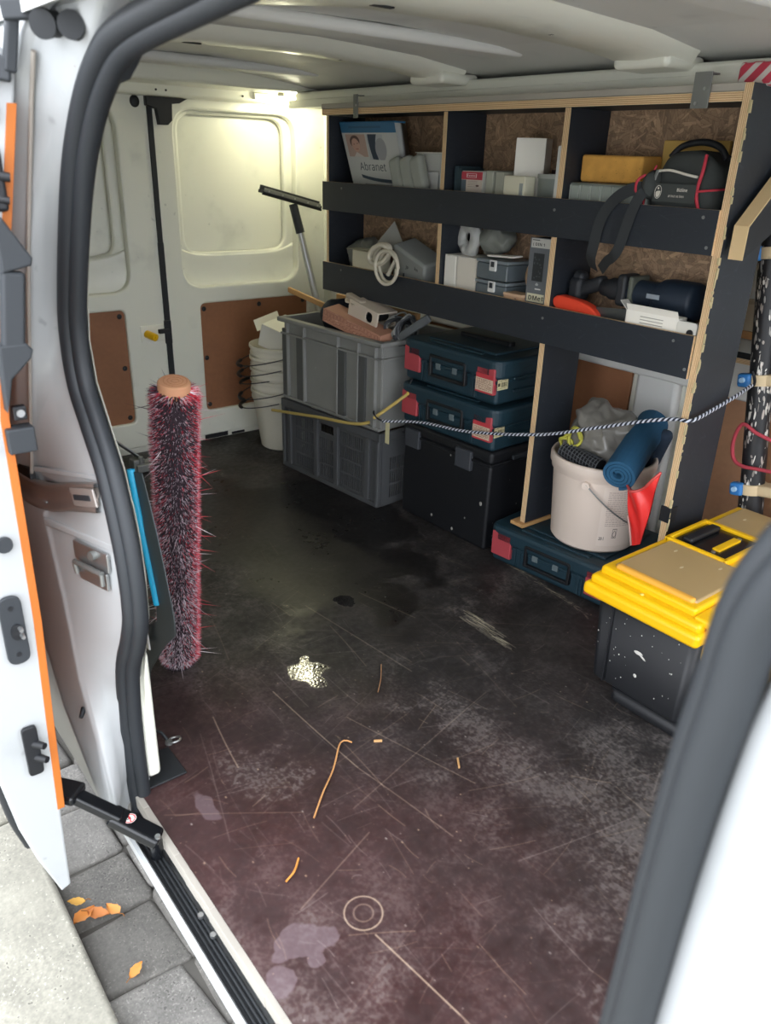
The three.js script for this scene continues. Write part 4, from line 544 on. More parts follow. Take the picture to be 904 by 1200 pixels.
{
  // grey plastic sheet bundled in the bucket
  const g = wobble(wobble(new THREE.SphereGeometry(1, 72, 48).scale(0.095, 0.11, 0.118), 0.03, 12, 4), 0.012, 34, 6).translate(1.66, 0.475, -1.42); const o = obj('plastic_sheet', g, mat(0x77746d, 0.4, { clearcoat: 0.3 })); o.position.set(...BD); tag(o, 'crumpled grey plastic sheet piled in the big off-white bucket', 'plastic sheet');
  const pts = []; for (let i = 0; i < 30; i++) { const a = i * 0.55; pts.push([1.556 - 0.006 * Math.sin(i), 0.483 + 0.03 * Math.sin(a) * (i > 14 ? 0.5 : 1) - (i > 14 ? 0.028 : 0), -1.452 + 0.022 * Math.cos(a) - (i > 14 ? 0.032 : 0)]); } const r = obj('cord_coil', tube(pts, 0.0052, 160, 6), mat(0xb7b248, 0.7)); r.position.set(...BD); tag(r, 'small yellow-green cord coil lying on the grey sheet in the bucket', 'cord');
  const m = thing('rolled_net', 'short roll of black mesh lying in the near side of the big bucket', 'mesh roll', [1.56 + BD[0], 0.432, -1.40 + BD[2]], 0); const a = [-0.015, -0.0, -0.075], b = [-0.02, -0.01, 0.07]; obj('core', rod(a, b, 0.026, 0.026, 20), M.black, m); const net = []; for (let i = 0; i < 13; i++) { const u = i / 12, c = [a[0] + (b[0] - a[0]) * u, a[1] + (b[1] - a[1]) * u, a[2] + (b[2] - a[2]) * u]; net.push(new THREE.TorusGeometry(0.0285, 0.0015, 5, 24).translate(...c)); } for (let i = 0; i < 14; i++) { const q = i / 14 * 6.283; net.push(rod([a[0] + 0.028 * Math.cos(q), a[1] + 0.028 * Math.sin(q), a[2]], [b[0] + 0.028 * Math.cos(q + 0.8), b[1] + 0.028 * Math.sin(q + 0.8), b[2]], 0.0012, 0.0012, 5)); } obj('mesh', net, mat(0x55575a, 0.6), m).userData.kind = 'stuff';
  // rolled blue mat: a spiral sheet
  const t = thing('rolled_mat', 'blue foam mat rolled up and lying across the rim of the big bucket', 'mat', [1.60 + BD[0], 0.47, -1.285 + BD[2]], 0);
  const sp = []; for (let i = 0; i <= 90; i++) { const q = i / 90 * 6.283 * 3.6, r = 0.008 + 0.0365 * i / 90; sp.push([r * Math.cos(q + 1.2), r * Math.sin(q + 1.2)]); } const outR = sp.map(([x, y], i) => { const k = (Math.hypot(x, y) + 0.0062) / Math.max(Math.hypot(x, y), 1e-6); return [x * k, y * k]; });
  const s = poly([...sp, ...outR.reverse()]); const rg = ext(s, 0.3, 0.0015).translate(0, 0, -0.15);
  const ro = obj('rolled_sheet', rg, M.blue, t); ro.rotation.set(0, 0, 0); const from = V(-0.115, -0.025, 0.055), dir = V(1, 0.3, -0.34).normalize(); ro.quaternion.setFromUnitVectors(V(0, 0, 1), dir); ro.position.copy(from).addScaledVector(dir, 0.15);
  const c2 = obj('rolled_cloth', wobble(new THREE.CapsuleGeometry(0.026, 0.12, 8, 16).rotateX(0.4).rotateZ(0.35), 0.008, 25, 3).translate(1.755, 0.455, -1.285), mat(0x233345, 0.85)); c2.position.set(...BD); tag(c2, 'dark blue rolled cloth standing behind the blue mat in the bucket', 'cloth');
}
{
  const BL = [1.42, 0.254, -1.132], BR = [1.42, 0.268, -1.108], TL = [1.425, 0.419, -1.187], TR = [1.42, 0.495, -1.085], s = [];
  for (let i = 0; i <= 14; i++) { const v = i / 14, r = []; for (let j = 0; j <= 10; j++) { const u = j / 10, q = [0, 1, 2].map((k) => (BL[k] * (1 - u) + BR[k] * u) * (1 - v) + (TL[k] * (1 - u) + TR[k] * u) * v); q[0] += -0.012 * Math.sin(u * Math.PI) * v + 0.006 * Math.sin(u * 11 + v * 8) * v; q[1] -= 0.03 * Math.sin(u * Math.PI) * v * v; r.push(q); } s.push(r); }
  const back = s.map((r) => r.map(([x, y, z], j) => [x + 0.004 + 0.014 * Math.sin(j / 10 * Math.PI), y, z]));
  const t = thing('plastic_pouch', 'red tapered plastic pouch hanging between the big bucket and the shelf side panel', 'pouch', [0, 0, 0]); obj('pouch', [quadGrid(s), quadGrid(back)], mat(0xe0302c, 0.35, { clearcoat: 0.4 }), t); obj('clear_edge', tube(s.map((r) => [r[0][0] - 0.001, r[0][1], r[0][2] - 0.003]).slice(0, 8), 0.003, 24, 6), mat(0xc9a49a, 0.3), t); obj('top_flap', tube(s[14].map(([x, y, z]) => [x, y, z]), 0.004, 24, 6), mat(0xc8504a, 0.4), t);
}
// ---------------------------------------------------------------- yellow and black toolbox
{
  const t = thing('toolbox', 'big black toolbox with a yellow lid and tan organiser tops on the floor', 'toolbox', [1.39, 0.001, -0.855]);
  const L = 0.66, x = L / 2;   // runs across the van, near end at -x
  const body = (y0, y1, a0, b0, a1, b1) => { const rows = []; const ring = (y, hx, hz, r = 0.022) => { const p = []; for (const [sx, sz, q] of [[-1, -1, 2], [-1, 1, 1], [1, 1, 0], [1, -1, 3]]) for (let i = 0; i <= 4; i++) { const a = (q === 2 ? Math.PI * 1.5 - i / 4 * Math.PI / 2 : q === 1 ? Math.PI - i / 4 * Math.PI / 2 : q === 0 ? Math.PI / 2 - i / 4 * Math.PI / 2 : 2 * Math.PI - i / 4 * Math.PI / 2); p.push([sx * (hx - r) + r * Math.cos(a), y, sz * (hz - r) + r * Math.sin(a)]); } p.push(p[0]); return p; }; rows.push(ring(y0, 0.01, 0.01, 0.005), ring(y0, a0 - 0.006, b0 - 0.006), ring(y0 + 0.006, a0, b0), ring(y1, a1, b1), ring(y1, 0.01, 0.01, 0.005)); return quadGrid(rows.map((r) => r.slice().reverse())); };
  obj('plinth', [body(0, 0.055, x - 0.025, 0.108, x - 0.022, 0.11).translate(0, 0, 0.045)], M.boxBlack, t);
  obj('body', [body(0.05, 0.30, x - 0.012, 0.13, x - 0.003, 0.14).translate(0, 0, 0.012), box(-x - 0.001, -x + 0.02, 0.06, 0.285, -0.075, -0.07, 0.002)], M.boxBlack, t);
  const pd = []; for (let i = 0; i < 34; i++) { const y = rr(0.06, 0.28); pd.push(new THREE.SphereGeometry(rr(0.0006, 0.0018), 6, 4).scale(0.4, 1.2, 1).translate(-x + 0.0115 - 0.0085 * (y - 0.05) / 0.25, y, rr(-0.115, 0.12))); }
  pd.push(new THREE.SphereGeometry(0.007, 8, 6).scale(0.3, 0.7, 1.8).translate(-x + 0.0065, 0.186, 0.01), new THREE.SphereGeometry(0.005, 8, 6).scale(0.3, 0.5, 2.4).rotateX(0.5).translate(-x + 0.0065, 0.18, 0.022), new THREE.SphereGeometry(0.006, 8, 6).scale(0.3, 1, 1).translate(-x + 0.0105, 0.12, 0.01));
  obj('paint_spots', pd, mat(0xcac8c0, 0.8), t).userData.kind = 'stuff';
  const lid = obj('lid', [box(-x - 0.02, x + 0.01, 0.283, 0.318, -0.158, 0.158, 0.012), box(-x - 0.006, x, 0.31, 0.338, -0.15, 0.15, 0.012), box(-x + 0.02, x - 0.01, 0.33, 0.356, -0.14, 0.12, 0.008)], M.yellow, t);
  // two organiser tops, yellow frames, recessed handle between them
  const top = (a, b) => { const o = obj('organiser_lid', box(a, b, 0.345, 0.362, -0.118, 0.105, 0.006), M.tan, t); obj('clear_edge', box(a - 0.008, a + 0.012, 0.343, 0.366, -0.112, 0.1, 0.008), mat(0xe0a440, 0.3), o); for (let i = 0; i < 3; i++) { const z = -0.07 + i * 0.06; obj('scuff', new THREE.SphereGeometry(0.006, 8, 5).scale(1.4, 0.06, 0.6).translate(rr(a + 0.04, b - 0.03), 0.3624, z), mat(0xc9b894, 0.7), o); } };
  top(-x + 0.045, -0.055); top(0.135, x - 0.02);
  const hr = obj('handle_recess', [box(-0.046, 0.126, 0.35, 0.3585, -0.12, 0.03, 0.002)], M.blackGloss, t);
  obj('recess_frame', [box(-0.058, -0.044, 0.35, 0.367, -0.132, 0.042, 0.004), box(0.124, 0.138, 0.35, 0.367, -0.132, 0.042, 0.004), box(-0.058, 0.138, 0.35, 0.367, -0.134, -0.12, 0.004), box(-0.058, 0.138, 0.35, 0.367, 0.03, 0.044, 0.004)], M.yellow, t);
  obj('carry_handle', [bar([-0.03, 0.366, -0.085], [0.11, 0.366, -0.085], 0.014, 0.028, [0, 1, 0], 0.006)], M.black, hr);
  obj('catch', [box(-0.01, 0.095, 0.357, 0.364, -0.025, -0.003, 0.003)], M.yellow, hr);
  for (const q of [-0.02, 0.105]) obj('screw', cyl(0.006, 0.006, 0.003, q, 0.3575, -0.014, 12), M.steel, hr);
  for (const q of [-0.262, 0.21]) { const l = obj('latch', [box(q - 0.05, q + 0.05, 0.24, 0.34, 0.15, 0.178, 0.008), box(q - 0.055, q + 0.055, 0.325, 0.345, 0.12, 0.178, 0.006)], M.yellow, t); obj('latch_window', box(q - 0.035, q + 0.035, 0.262, 0.315, 0.174, 0.181, 0.004), M.tan, l); }
  obj('lid_rivet', new THREE.SphereGeometry(0.005, 10, 6).scale(1, 0.5, 1).translate(-x + 0.008, 0.338, -0.01), mat(0xe8cf6a, 0.4), t);
}
// ---------------------------------------------------------------- bristle brush standing behind the rear post
{
  const base = V(0.268, 0, -1.70), top = V(0.243, 0.80, -1.52), H = top.clone().sub(base), Ln = H.length();
  const t = thing('cylinder_brush', 'long cylindrical brush with red and black bristles on a wooden core, standing upright', 'brush', base.toArray());
  t.quaternion.setFromUnitVectors(V(0, 1, 0), H.clone().normalize());
  obj('core', lathe([[0, 0.004], [0.034, 0.004], [0.034, Ln + 0.012], [0.03, Ln + 0.016], [0, Ln + 0.016]], 32), mat(0xd6a683, 0.75, { map: M.wood.map }), t);
  const grain = []; for (const r of [0.008, 0.016, 0.024]) grain.push(new THREE.TorusGeometry(r, 0.0007, 4, 32).rotateX(Math.PI / 2).translate(0.002, Ln + 0.0162, 0.001)); obj('end_grain', grain, mat(0xa97552, 0.8), t);
  obj('bristle_base', lathe([[0.034, 0.012], [0.047, 0.012], [0.048, 0.02], [0.048, Ln - 0.03], [0.044, Ln - 0.02], [0.034, Ln - 0.02]], 32), mat(0x22151d, 0.9), t);
  const N = 26000, g = new THREE.ConeGeometry(0.0012, 1, 4, 1, true).translate(0, 0.5, 0), im = new THREE.InstancedMesh(g, new THREE.MeshStandardMaterial({ color: 0xffffff, roughness: 0.55 }), N);
  const m = new THREE.Matrix4(), q = new THREE.Quaternion(), c = new THREE.Color();
  const away = Math.atan2(0.70, 0.58);
  for (let i = 0; i < N; i++) {
    const y = rr(0.012, Ln - 0.003), a = rnd() * 6.283, stray = rnd() < 0.006, low = 1 - y / Ln;
    const tuft = 0.5 + 0.5 * Math.sin(a * 5 + 9 * fbm(y * 6, a, 3, 2)), l = stray ? rr(0.05, 0.085) : rr(0.022, 0.028) * (0.92 + 0.16 * tuft);
    const dir = V(Math.cos(a), rr(-0.38, 0.22) - 0.12 * low, Math.sin(a)).add(V(rr(-0.22, 0.22), 0, rr(-0.22, 0.22))).normalize();
    q.setFromUnitVectors(V(0, 1, 0), dir); m.compose(V(0.032 * Math.cos(a), y + (y < 0.03 ? 0.02 : 0), 0.032 * Math.sin(a)), q, V(1, l, 1)); im.setMatrixAt(i, m);
    const redness = Math.pow(Math.max(0, Math.cos(a - 0.4)), 1.5) * 1.1 + 0.08 + 0.5 * Math.pow(Math.max(0, Math.cos(a - 3.4)), 2), k = rnd();
    if (k < redness * 0.62) c.set(rnd() < 0.5 ? 0xe23a4a : 0xbe2c46); else if (k > 1 - (0.2 + 0.5 * low)) c.set(rnd() < 0.6 ? 0xefe4ea : 0xc4acb8); else c.set([0x2a1622, 0x3c2030, 0x1a1016, 0x5a3a4c][Math.floor(rnd() * 4)]);
    im.setColorAt(i, c);
  }
  im.name = 'bristles'; im.userData.kind = 'stuff'; im.castShadow = im.receiveShadow = true; t.add(im);
}
{
  const t = thing('taping_knife', 'wide thin steel smoothing blade with a bright cyan spine leaning against the brush', 'smoothing blade', [0.128, 0, -1.436], 0);
  const A = [-0.024, 0.672, 0.018], B = [-0.018, 0.405, 0.075];
  const rows = []; const bl = (p) => p; rows.push([[-0.024, 0.67, 0.0], [-0.012, 0.672, 0.024]], [[-0.022, 0.55, 0.02], [-0.013, 0.555, 0.075]], [[-0.018, 0.40, 0.046], [-0.014, 0.40, 0.122]], [[-0.016, 0.335, 0.03], [-0.014, 0.35, 0.124]], [[-0.016, 0.30, -0.02], [-0.014, 0.30, 0.07]], [[-0.016, 0.15, -0.09], [-0.014, 0.16, -0.05]], [[-0.016, 0.002, -0.12], [-0.014, 0.002, -0.08]]);
  const g1 = quadGrid(rows), g2 = quadGrid(rows.map((r) => r.map(([x, y, z]) => [x + 0.001, y, z - 0.0025])));
  obj('blade', [g1, g2, tube(rows.map((r) => r[1]), 0.0014, 20, 5)], mat(0x4c5254, 0.38, { metalness: 0.6 }), t);
  const sp = obj('spine', [tube([[-0.024, 0.674, -0.003], [-0.023, 0.58, 0.014], [-0.02, 0.48, 0.032], [-0.018, 0.388, 0.049]], 0.008, 24, 8)], mat(0x1b9fc9, 0.4), t); sp.userData.label = 'bright cyan plastic spine';
  obj('spine_clip', cbox(0.014, 0.03, 0.016, -0.026, 0.53, 0.012, 0.004), sp.material, sp);
  const r = thing('plastic_trowel', 'small white float with a red edge tucked behind the cyan smoothing blade', 'trowel', [0.105, 0, -1.497]);
  obj('plate', [bar([-0.005, 0.65, -0.01], [-0.005, 0.25, 0.04], 0.05, 0.004, [0, 0, 1], 0.001)], mat(0xc9c6c2, 0.5), r); obj('red_edge', bar([-0.008, 0.65, -0.018], [-0.008, 0.6, -0.01], 0.016, 0.006, [0, 0, 1], 0.002), mat(0xc53a3a, 0.5), r);
  // lashing eye and frayed rope by the floor pocket
  const e = thing('lashing_ring', 'small steel lashing ring on the floor at the foot of the rear post', 'ring', [0.125, 0.0, -1.41]); obj('ring', new THREE.TorusGeometry(0.014, 0.0028, 8, 24).rotateX(Math.PI / 2 - 0.3).translate(0, 0.008, 0), M.steel, e); obj('bolt', cyl(0.009, 0.008, 0.008, -0.012, 0, -0.004, 12), M.dullSteel, e); obj('strap', tube([[-0.012, 0.006, -0.01], [-0.02, 0.02, -0.03], [-0.03, 0.012, -0.05], [-0.04, 0.006, -0.06]], 0.004, 16, 6), M.darkGrey, e);
}
// ---------------------------------------------------------------- telescopic ladder, brace board, things right of the shelves
{
  const t = thing('telescopic_ladder', 'black telescopic ladder spattered with white paint, blue latches and pale treads, at the right edge', 'ladder', [1.772, 0.0, -0.935]); t.rotation.x = -0.15;
  const sp = ctex(512, 1024, (g, w, h) => { g.fillStyle = '#17181b'; g.fillRect(0, 0, w, h); for (let i = 0; i < 1400; i++) { const k = 0.5 + 0.5 * fbm(i * 0.13, 2, 3); g.fillStyle = `rgba(${rnd() < 0.7 ? '222,218,208' : '170,160,150'},${rr(0.5, 1)})`; const x = rnd() * w, y = rnd() * h; if (fbm(x / 90, y / 120, 3, 3) < -0.02) continue; g.beginPath(); g.ellipse(x, y, rr(1, 9), rr(1, 16), rr(-0.6, 0.6), 0, 7); g.fill(); } });
  const pm = new THREE.MeshStandardMaterial({ map: sp, roughness: 0.5 }); const st = [];
  for (const zz of [0, 0.4]) { const g = []; for (let i = 0; i < 4; i++) { const r = 0.035 - 0.002 * i, y0 = [0, 0.41, 0.722, 1.06][i], y1 = [0.41, 0.722, 1.06, 1.12][i]; const cg = new THREE.CylinderGeometry(r, r, y1 - y0, 24).translate(0, (y0 + y1) / 2, zz); const uv = cg.attributes.uv; for (let k = 0; k < uv.count; k++) uv.setXY(k, uv.getX(k), y0 + uv.getY(k) * (y1 - y0)); cg.userData.keep = true; const o = obj('stile_section', cg, pm, t); } }
  for (const y of [0.405, 0.722, 1.06]) {
    obj('tread', [cbox(0.055, 0.032, 0.42, 0, y, 0.2, 0.008), cyl(0.04, 0.04, 0.03, 0, y - 0.015, 0, 24)], mat(0xcbb896, 0.65, { map: paintDirt }), t);
    const l = obj('latch', cbox(0.028, 0.038, 0.038, -0.036, y + 0.0, -0.026, 0.008), mat(0x2f74b4, 0.45), t); obj('latch_button', cyl(0.008, 0.007, 0.008, 0, 0, 0, 12).rotateZ(Math.PI / 2).translate(-0.051, y + 0.002, -0.026), mat(0x9cc1dd, 0.4), l);
  }
  obj('foot', [cyl(0.045, 0.045, 0.02, 0, 0, 0), cyl(0.045, 0.045, 0.02, 0, 0, 0.4)], M.rubber, t);
  const pts = []; for (let i = 0; i <= 10; i++) { const a = i / 10; pts.push([1.728 - 0.01 * Math.sin(a * 3.1), 0.60 - 0.105 * Math.min(1, a * 1.1) , -0.985]); }
  const rp = obj('red_rope', [tube([[1.74, 0.56, -0.95], [1.728, 0.575, -1.0], [1.73, 0.588, -1.045], [1.733, 0.535, -1.062], [1.733, 0.485, -1.052], [1.728, 0.47, -1.02], [1.728, 0.475, -0.97], [1.732, 0.48, -0.91]], 0.0055, 60, 8)], mat(0xa83a46, 0.8)); tag(rp, 'red and white braided rope wound round the ladder stile', 'rope');
}
{
  const t = thing('brace_board', 'sloping black plywood board with pale cut edges, right of the shelf side panel', 'board', [0, 0, 0]);
  const o = [[1.443, 1.054], [1.443, 1.129], [1.6, 1.268], [1.84, 1.40], [1.84, 1.27], [1.56, 1.113]];
  obj('board_face', ext(poly(o), 0.034, 0).translate(0, 0, -1.027), mat(0x24272c, 0.55, { map: specks }), t);
  obj('cut_edge', [bar([1.4425, 1.1285, -1.01], [1.6, 1.2685, -1.01], 0.036, 0.003, [0, 0, 1], 0), bar([1.6, 1.2685, -1.01], [1.84, 1.4005, -1.01], 0.036, 0.003, [0, 0, 1], 0), cbox(0.003, 0.0755, 0.036, 1.4425, 1.0915, -1.01, 0)], mat(0xe9d3a6, 0.7, { map: M.wood.map }), t);
  // small shelf with leftovers behind the ladder
  const b = thing('wall_shelf', 'narrow dark shelf ledge on the wall behind the ladder', 'shelf', [0, 0, 0]); obj('ledge', ply(1.808, 1.853, 0.735, 0.75, -1.30, -0.75), M.ply, b); obj('angle', bar([1.816, 0.758, -1.29], [1.816, 0.758, -0.8], 0.016, 0.012, [0, 1, 0], 0.002), M.black, b);
  const p = thing('aluminium_profile', 'short grey aluminium channel on the ledge behind the ladder', 'profile', [1.832, 0.767, -1.12], 0); obj('channel', [cbox(0.038, 0.006, 0.26, 0, 0.003, 0, 0.001), cbox(0.005, 0.038, 0.26, -0.018, 0.019, 0, 0.001)], M.alu, p); obj('screw', [cyl(0.005, 0.005, 0.003, 0, 0, 0, 10).rotateZ(Math.PI / 2).translate(-0.021, 0.02, -0.06), cyl(0.005, 0.005, 0.003, 0, 0, 0, 10).rotateZ(Math.PI / 2).translate(-0.021, 0.02, 0.05)], M.steel, p);
  const w = tag(obj('wood_offcut', cbox(0.04, 0.022, 0.25, 1.832, 0.8165, -1.11, 0.002), M.wood), 'pale wooden offcut between the aluminium channel and the beige carton', 'offcut');
  const c = thing('carton', 'beige carton on top of the wooden offcut, behind the ladder', 'box', [1.831, 0.828, -1.11]); obj('box_body', cbox(0.042, 0.085, 0.23, 0, 0.0425, 0, 0.003), mat(0xc9bfa8, 0.7), c); obj('lid_edge', cbox(0.045, 0.012, 0.234, 0, 0.08, 0, 0.002), mat(0xbdb29b, 0.7), c);
  const k = thing('warning_tape', 'red and white striped tape wound on the roof rail at the right edge', 'tape', [1.505, 1.425, -1.09]); const tape = printed(128, 128, (g2, w2, h2) => { g2.fillStyle = '#c9c2bb'; g2.fillRect(0, 0, w2, h2); g2.strokeStyle = '#b9364a'; g2.lineWidth = 26; for (let i = -2; i < 4; i++) { g2.beginPath(); g2.moveTo(i * 64, h2); g2.lineTo(i * 64 + 128, 0); g2.stroke(); } }, 0.5); obj('tape_wrap', cbox(0.05, 0.05, 0.11, 0, 0.02, 0.03, 0.008), tape, k).geometry.attributes.uv.array.forEach((v, i, a) => { a[i] = v * 12; });
  const tu = tag(obj('metal_tube', rod([1.66, 0.02, -1.22], [1.66, 0.02, -0.99], 0.011, 0.011, 16), M.alu), 'short silver tube on the floor between the red pouch and the toolbox', 'tube');
  const hb = tag(obj('hinge_plate', [cbox(0.03, 0.045, 0.004, 1.445, 0.38, -1.041, 0.001), cbox(0.004, 0.045, 0.03, 1.4295, 0.38, -1.055, 0.001)], M.black), 'small black metal angle plate screwed to the shelf side panel', 'plate');
}
// ---------------------------------------------------------------- top shelf, left bay
const Y1 = 1.0775, Y0 = 0.7775;
{
  const t = thing('picture_box', 'tall printed carton with portrait photos and a blue top in the top left bay', 'box', [1.53, Y1, -2.53], 0.0);
  const pr = printed(512, 420, (g, w, h) => {
    g.fillStyle = '#c6c8c6'; g.fillRect(0, 0, w, h); g.scale(1, 0.74); g.fillStyle = '#2b6b94'; g.fillRect(0, 0, w, 62); g.fillStyle = '#235a80'; g.fillRect(80, 18, 300, 14);
    g.fillStyle = '#b99d92'; g.fillRect(30, 72, 190, 150); g.fillStyle = '#5c4138'; g.beginPath(); g.ellipse(112, 120, 48, 40, -0.3, 0, 7); g.fill(); g.fillStyle = '#caa08e'; g.beginPath(); g.ellipse(116, 144, 38, 46, -0.3, 0, 7); g.fill(); g.fillStyle = '#6b4a40'; g.fillRect(95, 136, 12, 5); g.fillRect(128, 130, 12, 5); g.fillStyle = '#a06055'; g.fillRect(112, 168, 24, 5); g.fillStyle = '#d0c8c2'; g.beginPath(); g.moveTo(80, 222); g.lineTo(112, 190); g.lineTo(180, 222); g.fill();
    g.fillStyle = '#b5b9bd'; g.fillRect(232, 72, 150, 170); g.fillStyle = '#22354c'; g.beginPath(); g.moveTo(246, 72); g.lineTo(330, 72); g.quadraticCurveTo(290, 150, 316, 240); g.lineTo(262, 236); g.quadraticCurveTo(240, 140, 246, 72); g.fill(); g.fillStyle = '#9b9ca2'; g.beginPath(); g.ellipse(352, 170, 52, 74, 0.1, 0, 7); g.fill();
    g.fillStyle = '#c6c8c6'; g.fillRect(0, 240, w, 340); g.fillStyle = '#3b4450'; g.font = '72px sans-serif'; g.fillText('Abranet', 112, 312); g.fillStyle = '#2a3f52'; g.beginPath(); g.moveTo(110, 340); g.quadraticCurveTo(260, 374, 490, 366); g.lineTo(490, 388); g.quadraticCurveTo(260, 396, 118, 362); g.fill(); g.fillStyle = '#2a3f52'; g.fillRect(130, 404, 340, 12);
  }, 0.45);
  // tapered front: wider at the top
  const w0 = 0.148, w1 = 0.166, skew = 0.085, h = 0.283, lean = 0.02, d0 = 0.03, d1 = 0.0;
  const P8 = [[-d0, 0, -w0], [-d0, 0, w0 - 0.0], [-d0 - lean, h, w1], [-d0 - lean, h, -w1]];
  const fg = new THREE.BufferGeometry(); const n = 8, pos = [], uv = [], idx = []; for (let i = 0; i <= n; i++) for (let j = 0; j <= n; j++) { const u = j / n, v = i / n, hw = w0 + (w1 - w0) * v; pos.push(-d0 - lean * v - 0.001, h * v, -hw + 2 * hw * u + skew * (1 - v)); uv.push(u, v); } for (let i = 0; i < n; i++) for (let j = 0; j < n; j++) { const a = i * (n + 1) + j; idx.push(a, a + 1, a + n + 1, a + 1, a + n + 2, a + n + 1); }
  fg.setAttribute('position', new THREE.Float32BufferAttribute(pos, 3)); fg.setAttribute('uv', new THREE.Float32BufferAttribute(uv, 2)); fg.setIndex(idx); fg.computeVertexNormals(); fg.userData.keep = true; const fm = new THREE.Mesh(fg, pr); fm.name = 'printed_front'; t.add(fm);
  const ring = (y, hw, xa, xb) => [[xa, y, -hw], [xa, y, hw], [xb, y, hw], [xb, y, -hw], [xa, y, -hw]];
  obj('carton', quadGrid([ring(0, w0, -d0, 0.01).map(([a, b2, c]) => [a, b2, c + skew]), ring(h, w1, -d0 - lean, 0.0)]), mat(0xb9bdbd, 0.5), t);
  obj('top_cover', [box(-d0 - lean - 0.002, 0.0, h, h + 0.006, -w1, w1, 0.002)], mat(0x2b6b94, 0.5), t);
  const w = thing('white_carton', 'low white carton behind the plastic pack in the top left bay', 'box', [1.545, Y1, -2.17]); obj('carton', cbox(0.09, 0.19, 0.19, 0, 0.095, 0), M.paperGrey, w); obj('lid_flap', cbox(0.092, 0.003, 0.2, 0, 0.1915, 0, 0.001), M.paper, w);
  const b = thing('blister_pack', 'clear plastic blister pack of three rounded shells leaning in the top left bay', 'pack', [1.468, Y1, -2.235]); for (let i = 0; i < 3; i++) obj('shell', wobble(new RoundedBoxGeometry(0.036, 0.165, 0.06, 4, 0.016), 0.003, 30, i).rotateX(-0.35).translate(0.0 - 0.004 * i, 0.095 + 0.004 * i, -0.075 + i * 0.062), mat(0xb9bdb4, 0.2, { transmission: 0.35, thickness: 0 }), b); obj('backing_card', cbox(0.003, 0.13, 0.2, 0.023, 0.068, 0), M.paperGrey, b);
}
// ---------------------------------------------------------------- top shelf, middle bay
{
  const small = (name, label, cat, x, z, w, h, d, m, turn = 0, y = Y1) => { const t = thing(name, label, cat, [x, y, z], turn); obj('carton', cbox(w, h, d, 0, h / 2, 0, 0.002), m, t); obj('flap', cbox(w * 0.96, 0.002, d * 0.98, 0, h + 0.001, 0, 0), m, t); return t; };
  small('card_pack', 'thin dark card pack standing next to the first divider of the top shelf', 'pack', 1.52, -2.025, 0.1, 0.152, 0.018, mat(0x34474f, 0.6)).children[0].name = 'pack_body';
  small('card_pack', 'thin dark green pack between the first card pack and the red-topped box', 'pack', 1.515, -2.003, 0.1, 0.147, 0.016, mat(0x2d4148, 0.6));
  const r = small('small_box', 'small box with a red upper half and white lower half in the top middle bay', 'box', 1.515, -1.94, 0.11, 0.14, 0.095, mat(0xb4b3aa, 0.7)); print('box_print', printed(256, 384, (g, w, h) => { g.fillStyle = '#c4b9ac'; g.fillRect(0, 0, w, h); g.fillStyle = '#b03a48'; g.fillRect(0, 0, w, 150); g.strokeStyle = '#e3d5d5'; g.lineWidth = 7; g.strokeRect(66, 36, 116, 74); g.fillStyle = '#e3d5d5'; g.font = 'bold 40px sans-serif'; g.fillText('Tester', 66, 88); g.fillStyle = '#51606a'; g.fillRect(0, 156, 60, h); g.fillStyle = '#8a7f78'; for (let i = 0; i < 4; i++) g.fillRect(78, 178 + 34 * i, 120, 8); g.fillStyle = '#5c4840'; g.beginPath(); g.arc(200, 262, 20, 0, 7); g.fill(); }), 0.094, 0.058, [-0.0558, 0.1105, 0], r);
  small('slim_box', 'left one of two slim grey-green boxes in the top middle bay', 'box', 1.52, -1.873, 0.1, 0.143, 0.03, mat(0xa9ab9c, 0.7));
  small('slim_box', 'right one of two slim grey-green boxes in the top middle bay', 'box', 1.525, -1.835, 0.1, 0.14, 0.034, mat(0xb0b1a2, 0.7));
  small('tall_box', 'tall white box standing highest in the top middle bay', 'box', 1.535, -1.76, 0.085, 0.235, 0.09, M.paper, 0.5);
  const s = small('small_carton', 'small cream carton in front of the tall white box on the top shelf', 'box', 1.465, -1.742, 0.045, 0.132, 0.085, mat(0xd3d0b8, 0.6)); obj('tape', cbox(0.002, 0.07, 0.012, -0.0235, 0.08, 0.03, 0), M.clear, s);
  const t = thing('round_tub', 'grey translucent round tub between the cream carton and the second divider', 'tub', [1.535, Y1, -1.655]); obj('body', lathe([[0, 0], [0.055, 0], [0.058, 0.13], [0.055, 0.13], [0.052, 0.004], [0, 0.004]], 36), M.smoke, t); obj('lid', cyl(0.06, 0.06, 0.012, 0, 0.13, 0, 36), mat(0x9fa29c, 0.5), t);
  tag(obj('flat_board', cbox(0.11, 0.215, 0.012, 1.5, Y1 + 0.1085, -1.585), M.paperGrey), 'flat white panel standing against the second divider on the top shelf', 'panel');
  tag(obj('dark_strip', cbox(0.012, 0.022, 0.16, 1.6, Y1 + 0.142, -1.655, 0.001), mat(0x4a3536, 0.6)), 'dark brown strip along the back of the top middle bay', 'strip');
}
